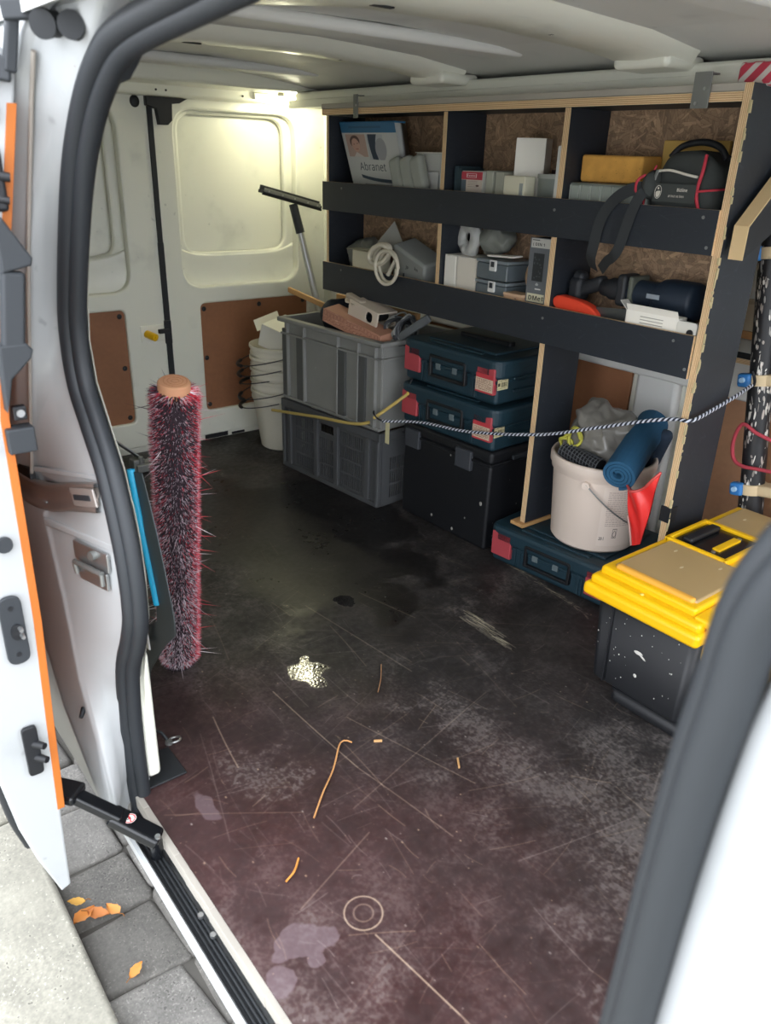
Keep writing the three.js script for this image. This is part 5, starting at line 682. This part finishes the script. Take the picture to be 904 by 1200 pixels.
// ---------------------------------------------------------------- top shelf, right bay
{
  const o = thing('organiser_case', 'clear plastic organiser case with small compartments under the orange sponge', 'organiser', [1.525, Y1, -1.421]);
  const cells = []; for (let i = 0; i <= 7; i++) cells.push(cbox(0.11, 0.05, 0.003, 0, 0.0, -0.125 + i * 0.25 / 7, 0.001)); cells.push(cbox(0.003, 0.05, 0.25, -0.02, 0, 0, 0.001));
  for (let k = 0; k < 2; k++) { const y = 0.032 + k * 0.062 - 0.0; obj('tray', cbox(0.12, 0.056, 0.26, 0, y + 0.003, 0, 0.006), mat(0x9aa39b, 0.3, { transmission: 0.4, thickness: 0 }), o); obj('compartment', cells.map((g) => g.clone().translate(-0.008, y, 0)), mat(0xb4bcb2, 0.4), o); for (let i = 0; i < 7; i++) obj('compartment_front', cbox(0.006, 0.044, 0.03, -0.061, y + 0.003, -0.107 + i * 0.0357, 0.003), mat(0x98a097, 0.4), o); }
  const s = tag(obj('sponge_block', wobble(new RoundedBoxGeometry(0.09, 0.068, 0.2, 5, 0.008), 0.003, 40, 2).translate(1.54, Y1 + 0.161, -1.445), mat(0xdfa650, 0.95, { map: dtex(256, 256, (u, v) => { const n = tile(u, v, 60, 4, 2), l = tile(u, v, 6, 8, 3); return 0.96 + 0.18 * l - (n > 0.26 ? 0.35 : 0); }) })), 'orange-yellow sponge block lying on the clear organiser case', 'sponge'); s.material.map.repeat.set(5, 5);
  tag(obj('foam_board', cbox(0.012, 0.235, 0.19, 1.6, Y1 + 0.118, -1.262, 0.003), mat(0xc7a45a, 0.9)), 'yellow foam board standing against the chipboard behind the black tool bag', 'board');
  // tool bag
  const t = thing('tool_bag', 'black canvas tool bag with red piping and a white emblem in the top right bay', 'bag', [1.523, Y1 + 0.004, -1.193], 0);
  const prof = [[-0.085, 0], [-0.095, 0.06], [-0.088, 0.13], [-0.07, 0.18], [-0.03, 0.205], [0.05, 0.205], [0.075, 0.18], [0.088, 0.1], [0.085, 0]];
  const rows = []; for (let i = 0; i <= 14; i++) { const v = i / 14, hh = Math.pow(v, 3), hx = 0.075 * (1 - 0.35 * hh), hz = 0.098 * (1 - 0.22 * hh), y = 0.205 * v; const r = []; for (let j = 0; j <= 40; j++) { const a = j / 40 * 6.2832, ca = Math.cos(a), sa = Math.sin(a), k = Math.pow(Math.pow(Math.abs(ca), 5) + Math.pow(Math.abs(sa), 5), -1 / 5); r.push([hx * ca * k, y - 0.03 * hh * Math.pow(Math.abs(sa * k), 3), -hz * sa * k]); } rows.push(r); } rows.unshift(rows[0].map(() => [0, 0, 0])); rows.push(rows[rows.length - 1].map(() => [0, 0.207, 0]));
  const bc = mat(0x393d3b, 0.85, { bumpMap: dirtBump, bumpScale: 0.004 }); obj('body', wobble(quadGrid(rows), 0.003, 22, 5), bc, t);
  const red = mat(0xb83342, 0.7); for (const g of [tube([[-0.066, 0.196, 0.052], [-0.077, 0.16, 0.056], [-0.078, 0.11, 0.05], [-0.079, 0.06, 0.066], [-0.079, 0.01, 0.055]], 0.0045, 30, 6), tube([[-0.079, 0.115, 0.05], [-0.075, 0.12, 0.09], [-0.04, 0.122, 0.099]], 0.003, 16, 6), tube([[-0.06, 0.17, -0.085], [-0.072, 0.12, -0.096], [-0.074, 0.03, -0.1]], 0.003, 20, 6)]) obj('piping', g, red, t);
  obj('zip', tube([[-0.077, 0.158, -0.065], [-0.079, 0.16, -0.03], [-0.0795, 0.152, 0.015], [-0.078, 0.147, 0.045]], 0.0035, 20, 6), mat(0xd2cdbf, 0.4), t);
  obj('zip_pull', bar([-0.079, 0.16, -0.066], [-0.083, 0.13, -0.072], 0.008, 0.004, [0, 0, 1], 0.001), M.dullSteel, t);
  const em = printed(512, 160, (g, w, h) => { g.fillStyle = '#383c3a'; g.fillRect(0, 0, w, h); g.strokeStyle = '#cfcabc'; g.fillStyle = '#cfcabc'; g.lineWidth = 6; g.beginPath(); g.ellipse(60, 76, 40, 56, 0.15, 0, 7); g.stroke(); g.beginPath(); g.moveTo(32, 76); g.quadraticCurveTo(70, 58, 92, 70); g.quadraticCurveTo(84, 126, 50, 122); g.quadraticCurveTo(30, 110, 32, 76); g.fill(); g.beginPath(); g.arc(60, 44, 10, 0, 7); g.fill(); g.font = 'bold 40px sans-serif'; g.fillText('Bizline', 286, 64); g.font = '30px sans-serif'; g.fillText('at tout va bien', 190, 116); }, 0.8); const e1 = print('emblem', em, 0.118, 0.042, [-0.0845, 0.109, -0.008], t); 
  obj('carry_handle', tube([[-0.02, 0.19, -0.075], [-0.015, 0.215, -0.05], [-0.012, 0.225, 0.0], [-0.015, 0.215, 0.05], [-0.02, 0.188, 0.08]], 0.008, 30, 8), M.black, t);
  obj('side_pocket', wobble(new THREE.SphereGeometry(1, 20, 14).scale(0.045, 0.036, 0.022), 0.003, 30).translate(-0.058, 0.125, -0.084), bc, t);
  obj('pocket_piping', tube([[-0.09, 0.148, -0.092], [-0.1, 0.135, -0.106], [-0.101, 0.112, -0.108], [-0.093, 0.097, -0.1]], 0.0035, 20, 6), red, t);
  // strap: a flat band hanging over the front board
  const band = (pts, w) => { const c = curve(pts), r = []; for (let i = 0; i <= 40; i++) { const p = c.getPoint(i / 40), tg = c.getTangent(i / 40), n = V(-1, 0, 0.2).normalize(), s = tg.clone().cross(n).normalize().multiplyScalar(w / 2); const b2 = n.clone().multiplyScalar(0.0012); r.push([p.clone().add(s).add(b2), p.clone().sub(s).add(b2), p.clone().sub(s).sub(b2), p.clone().add(s).sub(b2), p.clone().add(s).add(b2)].map((q) => q.toArray())); } return quadGrid(r); };
  obj('shoulder_strap', [band([[-0.06, 0.115, -0.08], [-0.096, 0.117, -0.1], [-0.106, 0.105, -0.135], [-0.106, 0.078, -0.172], [-0.106, 0.035, -0.2], [-0.106, -0.035, -0.213], [-0.09, -0.068, -0.228], [-0.045, -0.1, -0.25]], 0.03), band([[-0.06, 0.112, -0.07], [-0.1, 0.106, -0.085], [-0.107, 0.07, -0.102], [-0.107, 0.022, -0.116], [-0.107, -0.03, -0.13], [-0.1, -0.055, -0.15], [-0.075, -0.072, -0.185], [-0.045, -0.1, -0.225]], 0.028)], mat(0x2c2f30, 0.9), t);
}
// ---------------------------------------------------------------- lower shelf, left bay
{
  const b = tag(obj('plastic_bag', wobble(wobble(new THREE.SphereGeometry(1, 48, 32).scale(0.05, 0.085, 0.1), 0.02, 12, 2), 0.008, 40, 5).translate(1.53, Y0 + 0.1, -2.58), M.bag), 'crumpled grey plastic bag at the left end of the lower shelf', 'bag');
  const w = thing('open_carton', 'cream carton with a raised flap in the lower left bay', 'box', [1.475, Y0, -2.475]); obj('carton', [cbox(0.07, 0.15, 0.15, 0, 0.075, 0)], mat(0xcfcab2, 0.7), w); obj('flap', [bar([-0.03, 0.152, -0.09], [-0.02, 0.16, 0.08], 0.002, 0.05, [0, 1, 0], 0)], mat(0xb7b49c, 0.7), w);
  tag(obj('paper_triangle', ext(poly([[-0.08, 0], [0.07, 0], [0.015, 0.1]]), 0.003, 0).rotateY(-Math.PI / 2 + 0.3).translate(1.54, Y0 + 0.157, -2.44), mat(0xa9a8a0, 0.8)), 'grey folded paper corner sticking up behind the cream carton', 'paper');
  const g = thing('grey_case', 'grey plastic case with black print tilted in the lower left bay', 'case', [1.525, Y0 + 0.045, -2.255], 0); const q = new THREE.Group(); const cg = obj('case_body', [cbox(0.1, 0.14, 0.19, 0, 0.07, 0, 0.012)], mat(0x8d908c, 0.55), g); cg.rotation.set(0.32, 0, 0.25); print('case_print', printed(256, 128, (g2, w2, h2) => { g2.fillStyle = '#8d908c'; g2.fillRect(0, 0, w2, h2); g2.fillStyle = '#2a2c2c'; g2.font = 'bold 44px sans-serif'; g2.fillText('JP', 24, 104); g2.fillText('kn', 150, 60); }), 0.1, 0.05, [-0.0512, 0.1, 0.03], cg); obj('case_rib', [-0.06, -0.02, 0.02, 0.06].map((z) => cbox(0.004, 0.05, 0.004, -0.052, 0.035, z, 0.001)), M.darkGrey, cg);
  const gc = (n, seed2, mtl, r, label, cx, cy, cz) => { const pts = []; for (let i = 0; i < 34; i++) { const a = i * 0.62 + seed2; pts.push([cx + 0.012 * Math.sin(i * 1.7), cy + 0.026 * Math.sin(a) * (1 + 0.2 * Math.sin(i)), cz + 0.075 * Math.cos(a)]); } return tag(obj(n, tube(pts, r, 220, 6), mtl), label, 'cable'); };
  gc('grey_cable', 1, mat(0x686a69, 0.6), 0.004, 'grey cable bundle lying under the tilted grey case', 1.46, Y0 + 0.045, -2.2);
  // white hose loops hanging over the board edge
  const loop = (cx, cy, cz, ry, rz, tilt, turns, rad) => { const p = []; for (let i = 0; i <= turns * 14; i++) { const a = i / 14 * 6.283; p.push([cx - 0.012 * Math.sin(a * 0.5) - 0.004 * (i / 14), cy + ry * Math.sin(a) * (1 + 0.06 * Math.sin(a * 0.37)), cz + rz * Math.cos(a) + tilt * Math.sin(a)]); } return tube(p, rad, turns * 48, 8); };
  const t = thing('white_tubing', 'coil of white flexible tubing hanging over the lower front board', 'tubing', [0, 0, 0]); obj('coil', loop(1.412, 0.892, -2.29, 0.055, 0.058, 0.0, 2, 0.0065), mat(0xcfc8b4, 0.5), t); obj('knot', loop(1.425, 0.93, -2.345, 0.035, 0.045, 0.02, 3, 0.008), mat(0xcfc8b4, 0.5), t); obj('plug', rod([1.412, 0.865, -2.29], [1.41, 0.92, -2.25], 0.008, 0.006, 10), mat(0xbdb8a6, 0.5), t);
}
// ---------------------------------------------------------------- lower shelf, middle bay
{
  const a = thing('white_box', 'narrow white box against the first divider on the lower shelf', 'box', [1.51, Y0, -2.012]); obj('carton', cbox(0.11, 0.182, 0.055, 0, 0.091, 0), M.paper, a); obj('flap', cbox(0.108, 0.002, 0.053, 0, 0.183, 0, 0), M.paper, a);
  const b = thing('white_box', 'wider white box with red print on its side on the lower shelf', 'box', [1.515, Y0, -1.933]); obj('carton', cbox(0.12, 0.182, 0.09, 0, 0.091, 0), mat(0xdcd6c8, 0.7), b); obj('flap', cbox(0.118, 0.002, 0.088, 0, 0.183, 0, 0), M.paper, b); print('side_print', printed(128, 256, (g, w, h) => { g.fillStyle = '#cfc4b6'; g.fillRect(0, 0, w, h); g.fillStyle = '#b03038'; for (let i = 0; i < 7; i++) g.fillRect(40, 20 + i * 22, 60, 13); g.fillStyle = '#5b6a78'; g.fillRect(0, 180, w, 76); }), 0.1, 0.17, [0.0, 0.09, 0.0456], b, 0);
  const sm = mat(0x6f7a80, 0.25, { transmission: 0.35, thickness: 0 });
  for (let k = 0; k < 3; k++) { const o = thing('organiser_box', ['bottom one of three clear organiser boxes stacked on the lower shelf', 'middle one of three clear organiser boxes stacked on the lower shelf', 'top one of three clear organiser boxes stacked on the lower shelf'][k], 'organiser', [1.505, Y0 + k * 0.064, -1.808], 0, 'stacked clear organiser boxes'); obj('body', cbox(0.12, 0.05, 0.135, 0, 0.026, 0, 0.005), sm, o); obj('lid', cbox(0.124, 0.01, 0.139, 0, 0.057, 0, 0.003), mat(0x8a9498, 0.3, { transmission: 0.3, thickness: 0 }), o); obj('contents', [cbox(0.09, 0.03, 0.1, 0, 0.02, 0, 0.004)], mat(0x2f3940, 0.6), o); if (k) { obj('latch', [cbox(0.006, 0.034, 0.03, -0.064, 0.046, 0.01, 0.003)], M.paperGrey, o); obj('latch_slot', cbox(0.003, 0.016, 0.014, -0.0675, 0.05, 0.01, 0.001), M.darkGrey, o); } }
  tag(obj('white_bag', wobble(wobble(new THREE.TorusGeometry(0.042, 0.02, 14, 40).rotateY(Math.PI / 2 - 0.2), 0.014, 22, 3).translate(1.52, Y0 + 0.235, -1.995), 0.003, 60, 2), M.whiteBag), 'white plastic bag with open handles behind the two white boxes', 'bag');
  tag(obj('grey_bag', wobble(wobble(new THREE.SphereGeometry(1, 40, 26).scale(0.045, 0.045, 0.075), 0.014, 20, 8).translate(1.53, Y0 + 0.237, -1.88), 0.004, 60, 1), M.bag), 'grey film bag lying behind and above the stacked organiser boxes', 'bag');
  tag(obj('paper_scrap', wobble(new RoundedBoxGeometry(0.05, 0.006, 0.11, 3, 0.003).rotateX(-0.05).translate(1.48, Y0 + 0.202, -1.79), 0.004, 20, 4), M.paper), 'torn white paper lying on the organiser boxes', 'paper');
  const c = thing('small_carton', 'small brown carton in front of the coiled strip on the lower shelf', 'box', [1.465, Y0, -1.705]); obj('carton', cbox(0.05, 0.1, 0.075, 0, 0.05, 0), mat(0xb08f72, 0.8), c); obj('lid_edge', cbox(0.052, 0.008, 0.077, 0, 0.098, 0, 0.001), mat(0xc2a283, 0.8), c); obj('hole', cyl(0.005, 0.005, 0.002, 0, 0, 0, 12).rotateZ(Math.PI / 2).translate(-0.026, 0.085, 0.015), M.black, c);
  const p = []; for (let i = 0; i <= 50; i++) { const q = i / 14 * 6.283; p.push([1.535 + 0.004 * Math.sin(i), Y0 + 0.155 + 0.038 * Math.sin(q + 0.5) * (1 + i * 0.006), -1.7 + 0.035 * Math.cos(q) - 0.012 * Math.sin(q)]); } tag(obj('led_strip_coil', tube(p, 0.0045, 200, 6), mat(0x9a7c5a, 0.5)), 'coiled brown flexible strip standing behind the small brown carton', 'coil');
  const d = thing('drill_box', 'tall narrow grey box with a dark window and pale label ends on the lower shelf', 'box', [1.495, Y0, -1.63], 0.05); obj('carton', cbox(0.07, 0.268, 0.08, 0, 0.134, 0, 0.003), mat(0x63676a, 0.55), d);
  print('box_print', printed(256, 768, (g, w, h) => { g.fillStyle = '#63676a'; g.fillRect(0, 0, w, h); g.fillStyle = '#bdbcb4'; g.fillRect(14, 8, 230, 108); g.fillStyle = '#3a3c3c'; g.font = 'bold 46px sans-serif'; g.fillText('( DIN 1', 32, 92); g.fillRect(24, 22, 90, 10); g.fillStyle = '#2b2f31'; g.fillRect(56, 178, 132, 330); g.fillStyle = '#45494b'; for (let i = 0; i < 12; i++) g.fillRect(rr(60, 160), rr(190, 480), rr(8, 26), rr(10, 30)); g.fillStyle = '#a9adad'; g.beginPath(); g.moveTo(108, 545); g.lineTo(128, 525); g.lineTo(148, 545); g.lineTo(140, 560); g.lineTo(112, 560); g.fill(); g.fillStyle = '#d3d4d0'; g.fillRect(108, 594, 72, 15); g.fillStyle = '#cfcbae'; g.fillRect(16, 660, 214, 100); g.fillStyle = '#22241f'; g.font = 'bold 74px sans-serif'; g.fillText('DMe‡', 32, 738); }), 0.078, 0.186, [-0.0357, 0.177, 0], d);
}
// ---------------------------------------------------------------- lower shelf, right bay
{
  const t = thing('rotary_hammer', 'black and dark blue power hammer lying along the lower right bay', 'power tool', [1.525, Y0 + 0.097, -1.305]); t.scale.z = 0.78; const bk = mat(0x24272b, 0.6), bl = mat(0x1d2937, 0.55);
  obj('barrel', [lathe([[0, -0.01], [0.032, -0.01], [0.036, 0.02], [0.036, 0.11], [0.046, 0.13], [0.05, 0.16], [0.05, 0.25], [0.044, 0.27], [0, 0.275]], 28).rotateX(Math.PI / 2).translate(0, 0.055, -0.04)], bl, t);
  obj('chuck', [lathe([[0, 0], [0.022, 0], [0.025, 0.03], [0.03, 0.04], [0.03, 0.075], [0.026, 0.08], [0.02, 0.13], [0, 0.13]], 24).rotateX(Math.PI / 2).translate(0, 0.055, -0.165)], bk, t);
  obj('handle', [bar([0, 0.03, -0.29], [0.0, 0.07, -0.16], 0.04, 0.04, [0, 1, 0], 0.014), bar([0, 0.09, -0.27], [0, 0.02, -0.285], 0.045, 0.04, [0, 0, 1], 0.014), cbox(0.06, 0.07, 0.06, 0, 0.04, -0.275, 0.02)], bk, t);
  obj('side_grip', [cbox(0.075, 0.085, 0.04, -0.005, 0.06, -0.055, 0.012), bar([-0.01, 0.09, -0.04], [-0.01, 0.0, 0.0], 0.03, 0.04, [0, 0, 1], 0.01)], bk, t);
  obj('grip_band', cbox(0.08, 0.075, 0.018, -0.003, 0.063, -0.015, 0.006), mat(0x565a50, 0.7), t);
  obj('motor_housing', [cbox(0.085, 0.1, 0.12, 0, 0.035, 0.12, 0.028), cbox(0.07, 0.06, 0.1, 0, -0.02, 0.16, 0.02)], bl, t);
  obj('maker_plate', [cbox(0.002, 0.012, 0.05, -0.051, 0.06, 0.09, 0)], mat(0x8f979e, 0.5), t);
  obj('foot', [cbox(0.05, 0.085, 0.18, 0, -0.053, 0.04, 0.015)], bk, t);
  const s = thing('hand_saw', 'hand saw with a bright orange-red handle in front of the power hammer', 'saw', [1.466, Y0 + 0.03, -1.405], 0); const sh = new THREE.Shape(); sh.moveTo(-0.14, 0.07); sh.quadraticCurveTo(-0.145, 0.084, -0.12, 0.086); sh.lineTo(-0.05, 0.08); sh.quadraticCurveTo(0.0, 0.07, 0.012, 0.053); sh.lineTo(0.008, 0.047); sh.lineTo(-0.05, 0.058); sh.lineTo(-0.12, 0.058); sh.quadraticCurveTo(-0.138, 0.058, -0.14, 0.07); obj('handle', extX(sh, -0.012, 0.022, 0.006), mat(0xe2462c, 0.45), s); obj('blade', extX(poly([[0.0, 0.05], [0.0, 0.075], [0.17, 0.09], [0.19, 0.085], [0.19, 0.035], [0.0, 0.04]]), 0.0, 0.0015, 0), mat(0x6f7476, 0.35, { metalness: 0.8 }), s); obj('heel', extX(poly([[-0.02, 0.05], [0.0, 0.062], [0.01, 0.052], [0.012, 0.035], [-0.1, 0.04]]), -0.008, 0.016, 0.004), M.black, s);
  tag(obj('green_pack', cbox(0.05, 0.105, 0.06, 1.5, Y0 + 0.0525, -1.325, 0.004), mat(0x23503f, 0.6)), 'small dark green pack between the orange saw handle and the open carton', 'pack');
  tag(obj('brick_pack', cbox(0.05, 0.095, 0.07, 1.5, Y0 + 0.0475, -1.415, 0.004), mat(0x7d5440, 0.75)), 'small red-brown pack below the orange saw handle', 'pack');
  const c = thing('open_carton', 'open white carton with raised flaps at the right end of the lower shelf', 'box', [1.457, Y0, -1.205], 0.0); obj('carton', [cbox(0.002, 0.12, 0.16, -0.016, 0.06, 0, 0), cbox(0.002, 0.12, 0.16, 0.018, 0.06, 0, 0), cbox(0.034, 0.12, 0.002, 0, 0.06, -0.08, 0), cbox(0.034, 0.12, 0.002, 0, 0.06, 0.08, 0), cbox(0.034, 0.002, 0.16, 0, 0.001, 0, 0)], M.paper, c); obj('flap', [bar([-0.016, 0.12, 0.0], [-0.026, 0.137, 0.0], 0.155, 0.002, [0, 0, 1], 0)], M.paper, c); obj('flap', [bar([0.0, 0.118, -0.08], [0.0, 0.14, -0.105], 0.032, 0.002, [1, 0, 0], 0)], mat(0xc4c2b8, 0.75), c); obj('crease_print', [0, 1, 2].map((i) => cbox(0.001, 0.002, 0.07, -0.0173, 0.108 - i * 0.008, 0.0, 0)), mat(0x9a988e, 0.8), c);
  const dv = thing('socket_plate', 'small white plate with a dark hole in front of the open carton', 'plate', [1.446, Y0, -1.1]); obj('plate', ext(rrect(-0.028, 0.028, 0.062, 0.115, 0.008), 0.006, 0.001).rotateY(-Math.PI / 2), mat(0xd4d2c8, 0.5), dv); obj('hole', cyl(0.009, 0.009, 0.003, 0, 0, 0, 16).rotateZ(Math.PI / 2).translate(-0.0075, 0.09, 0.012), M.black, dv); obj('stand', cbox(0.008, 0.07, 0.04, 0.004, 0.035, 0), M.paper, dv);
}
// ---------------------------------------------------------------- cords
{
  const cord = ctex(64, 64, (g) => { g.fillStyle = '#1d2330'; g.fillRect(0, 0, 64, 64); g.fillStyle = '#c9ccd6'; for (let i = -1; i < 2; i++) { g.beginPath(); g.moveTo(i * 64, 64); g.lineTo(i * 64 + 30, 64); g.lineTo(i * 64 + 94, 0); g.lineTo(i * 64 + 64, 0); g.fill(); } });
  const pts = [[1.300, 0.372, -2.155], [1.352, 0.40, -2.0], [1.37, 0.425, -1.78], [1.392, 0.49, -1.5], [1.4, 0.566, -1.3], [1.41, 0.625, -1.15], [1.422, 0.648, -1.075], [1.428, 0.655, -1.03], [1.52, 0.672, -1.026], [1.63, 0.694, -1.026], [1.71, 0.706, -1.035]];
  const g = new THREE.TubeGeometry(curve(pts), 240, 0.0052, 8); const uv = g.attributes.uv; for (let i = 0; i < uv.count; i++) uv.setXY(i, uv.getX(i) * 95, uv.getY(i) * 2); g.userData.keep = true;
  const t = thing('elastic_cord', 'black and white elastic cord stretched from the crates past the bucket to the ladder', 'cord', [0, 0, 0]); obj('cord', g, new THREE.MeshStandardMaterial({ map: cord, roughness: 0.8 }), t);
  obj('hook', tube([[1.30, 0.372, -2.155], [1.292, 0.378, -2.175], [1.286, 0.392, -2.19], [1.292, 0.4, -2.2]], 0.0035, 16, 6), M.black, t); obj('hook', tube([[1.713, 0.707, -1.03], [1.725, 0.716, -1.036], [1.73, 0.73, -1.045], [1.725, 0.74, -1.05]], 0.004, 16, 6), M.black, t);
  const y = thing('yellow_cord', 'pale yellow elastic cord strapped round the two crates', 'cord', [0, 0, 0]); obj('cord', tube([[1.232, 0.25, -2.835], [1.238, 0.272, -2.7], [1.24, 0.31, -2.48], [1.252, 0.33, -2.32], [1.262, 0.345, -2.24], [1.276, 0.358, -2.205]], 0.0062, 60, 8), mat(0xb9a25a, 0.7), y); obj('cord', tube([[1.285, 0.376, -2.19], [1.33, 0.42, -2.155], [1.372, 0.475, -2.105]], 0.0062, 24, 8), y.children[0].material, y); obj('end_knob', new THREE.SphereGeometry(0.009, 12, 8).translate(1.374, 0.478, -2.102), mat(0xc9a84e, 0.6), y); obj('hook', tube([[1.374, 0.478, -2.102], [1.376, 0.51, -2.1], [1.386, 0.53, -2.1]], 0.003, 12, 6), M.black, y);
  tag(obj('paper_tag', [cbox(0.002, 0.082, 0.022, 1.318, 0.325, -2.148, 0)], mat(0xc9c39a, 0.8)), 'narrow pale paper tag hanging from the elastic cord beside the crate', 'tag');
}
// ---------------------------------------------------------------- litter
{
  const tw = (name, label, pts, r, col) => tag(obj(name, tube(pts, r, 24, 5), mat(col, 0.85)), label, 'straw');
  tw('dry_stalk', 'long bent straw-coloured stalk lying on the wet floor', [[0.258, 0.004, -1.025], [0.31, 0.006, -1.07], [0.37, 0.004, -1.118], [0.425, 0.008, -1.172], [0.446, 0.005, -1.178], [0.455, 0.004, -1.165]], 0.0021, 0xc58f58);
  tw('dry_stalk', 'short orange stalk fragment on the floor near the sill', [[0.13, 0.004, -0.925], [0.155, 0.006, -0.935], [0.178, 0.004, -0.957]], 0.0022, 0xd08a3e);
  tw('dry_stalk', 'small brown twig on the floor in the middle of the van', [[0.62, 0.003, -1.28], [0.66, 0.004, -1.32], [0.7, 0.003, -1.37]], 0.0014, 0x9a7350);
  const chip = (label, x, z, a, l) => tag(obj('wood_chip', bar([x, 0.0025, z], [x + l * Math.cos(a), 0.003, z + l * Math.sin(a)], 0.006, 0.004, [0, 1, 0], 0.001), M.wood), label, 'wood chip');
  chip('tiny pale wood chip beside the bent stalk', 0.50, -1.14, 0.6, 0.02); chip('tiny pale wood chip between the bent stalk and the toolbox', 0.62, -0.98, 2.2, 0.03);
  const leafG = (s, sd) => { const rows = []; for (let i = 0; i <= 10; i++) { const u = i / 10, w = 0.55 * Math.sin(Math.PI * Math.pow(u, 0.8)) * (1 + 0.12 * Math.sin(u * 23 + sd)), r = []; for (let j = 0; j <= 6; j++) { const v = j / 3 - 1; r.push([(u - 0.5) * s * 2, s * (0.16 * v * v + 0.10 * Math.sin(u * 4 + sd) + 0.04), v * w * s]); } rows.push(r); } return [quadGrid(rows), quadGrid(rows.map((r) => r.map(([x, y, z]) => [x, y - 0.0008, z])))]; };
  const leaf = (label, x, z, s, turn, col, sd, grp, y = -0.4985) => { const t = thing('fallen_leaf', label, 'leaf', [x, y + 0.013, z], turn, grp); obj('blade', leafG(s, sd), mat(col, 0.7), t); obj('stem', tube([[-s, 0.004, 0], [-s * 1.3, 0.006, s * 0.1], [-s * 1.6, 0.003, s * 0.05]], 0.0012, 10, 5), mat(0x8a5a2a, 0.8), t); };
  leaf('orange fallen leaf nearest the kerb in the gutter clump', -0.115, -1.50, 0.032, 0.4, 0xc9803a, 1, 'leaf clump in the gutter'); leaf('round orange leaf at the right end of the gutter clump', -0.052, -1.475, 0.026, 1.9, 0xd08c46, 2, 'leaf clump in the gutter'); leaf('brown-orange leaf in the middle of the gutter clump', -0.085, -1.485, 0.03, -0.8, 0xb5713a, 3, 'leaf clump in the gutter'); leaf('yellow-tipped leaf at the back of the gutter clump', -0.118, -1.55, 0.022, 2.6, 0xcfa04a, 4, 'leaf clump in the gutter');
  leaf('single small orange leaf on the gutter stone nearest the camera', -0.068, -1.285, 0.022, 0.5, 0xc98a42, 5);
}
setShadow(scene);
renderer.render(scene, camera);
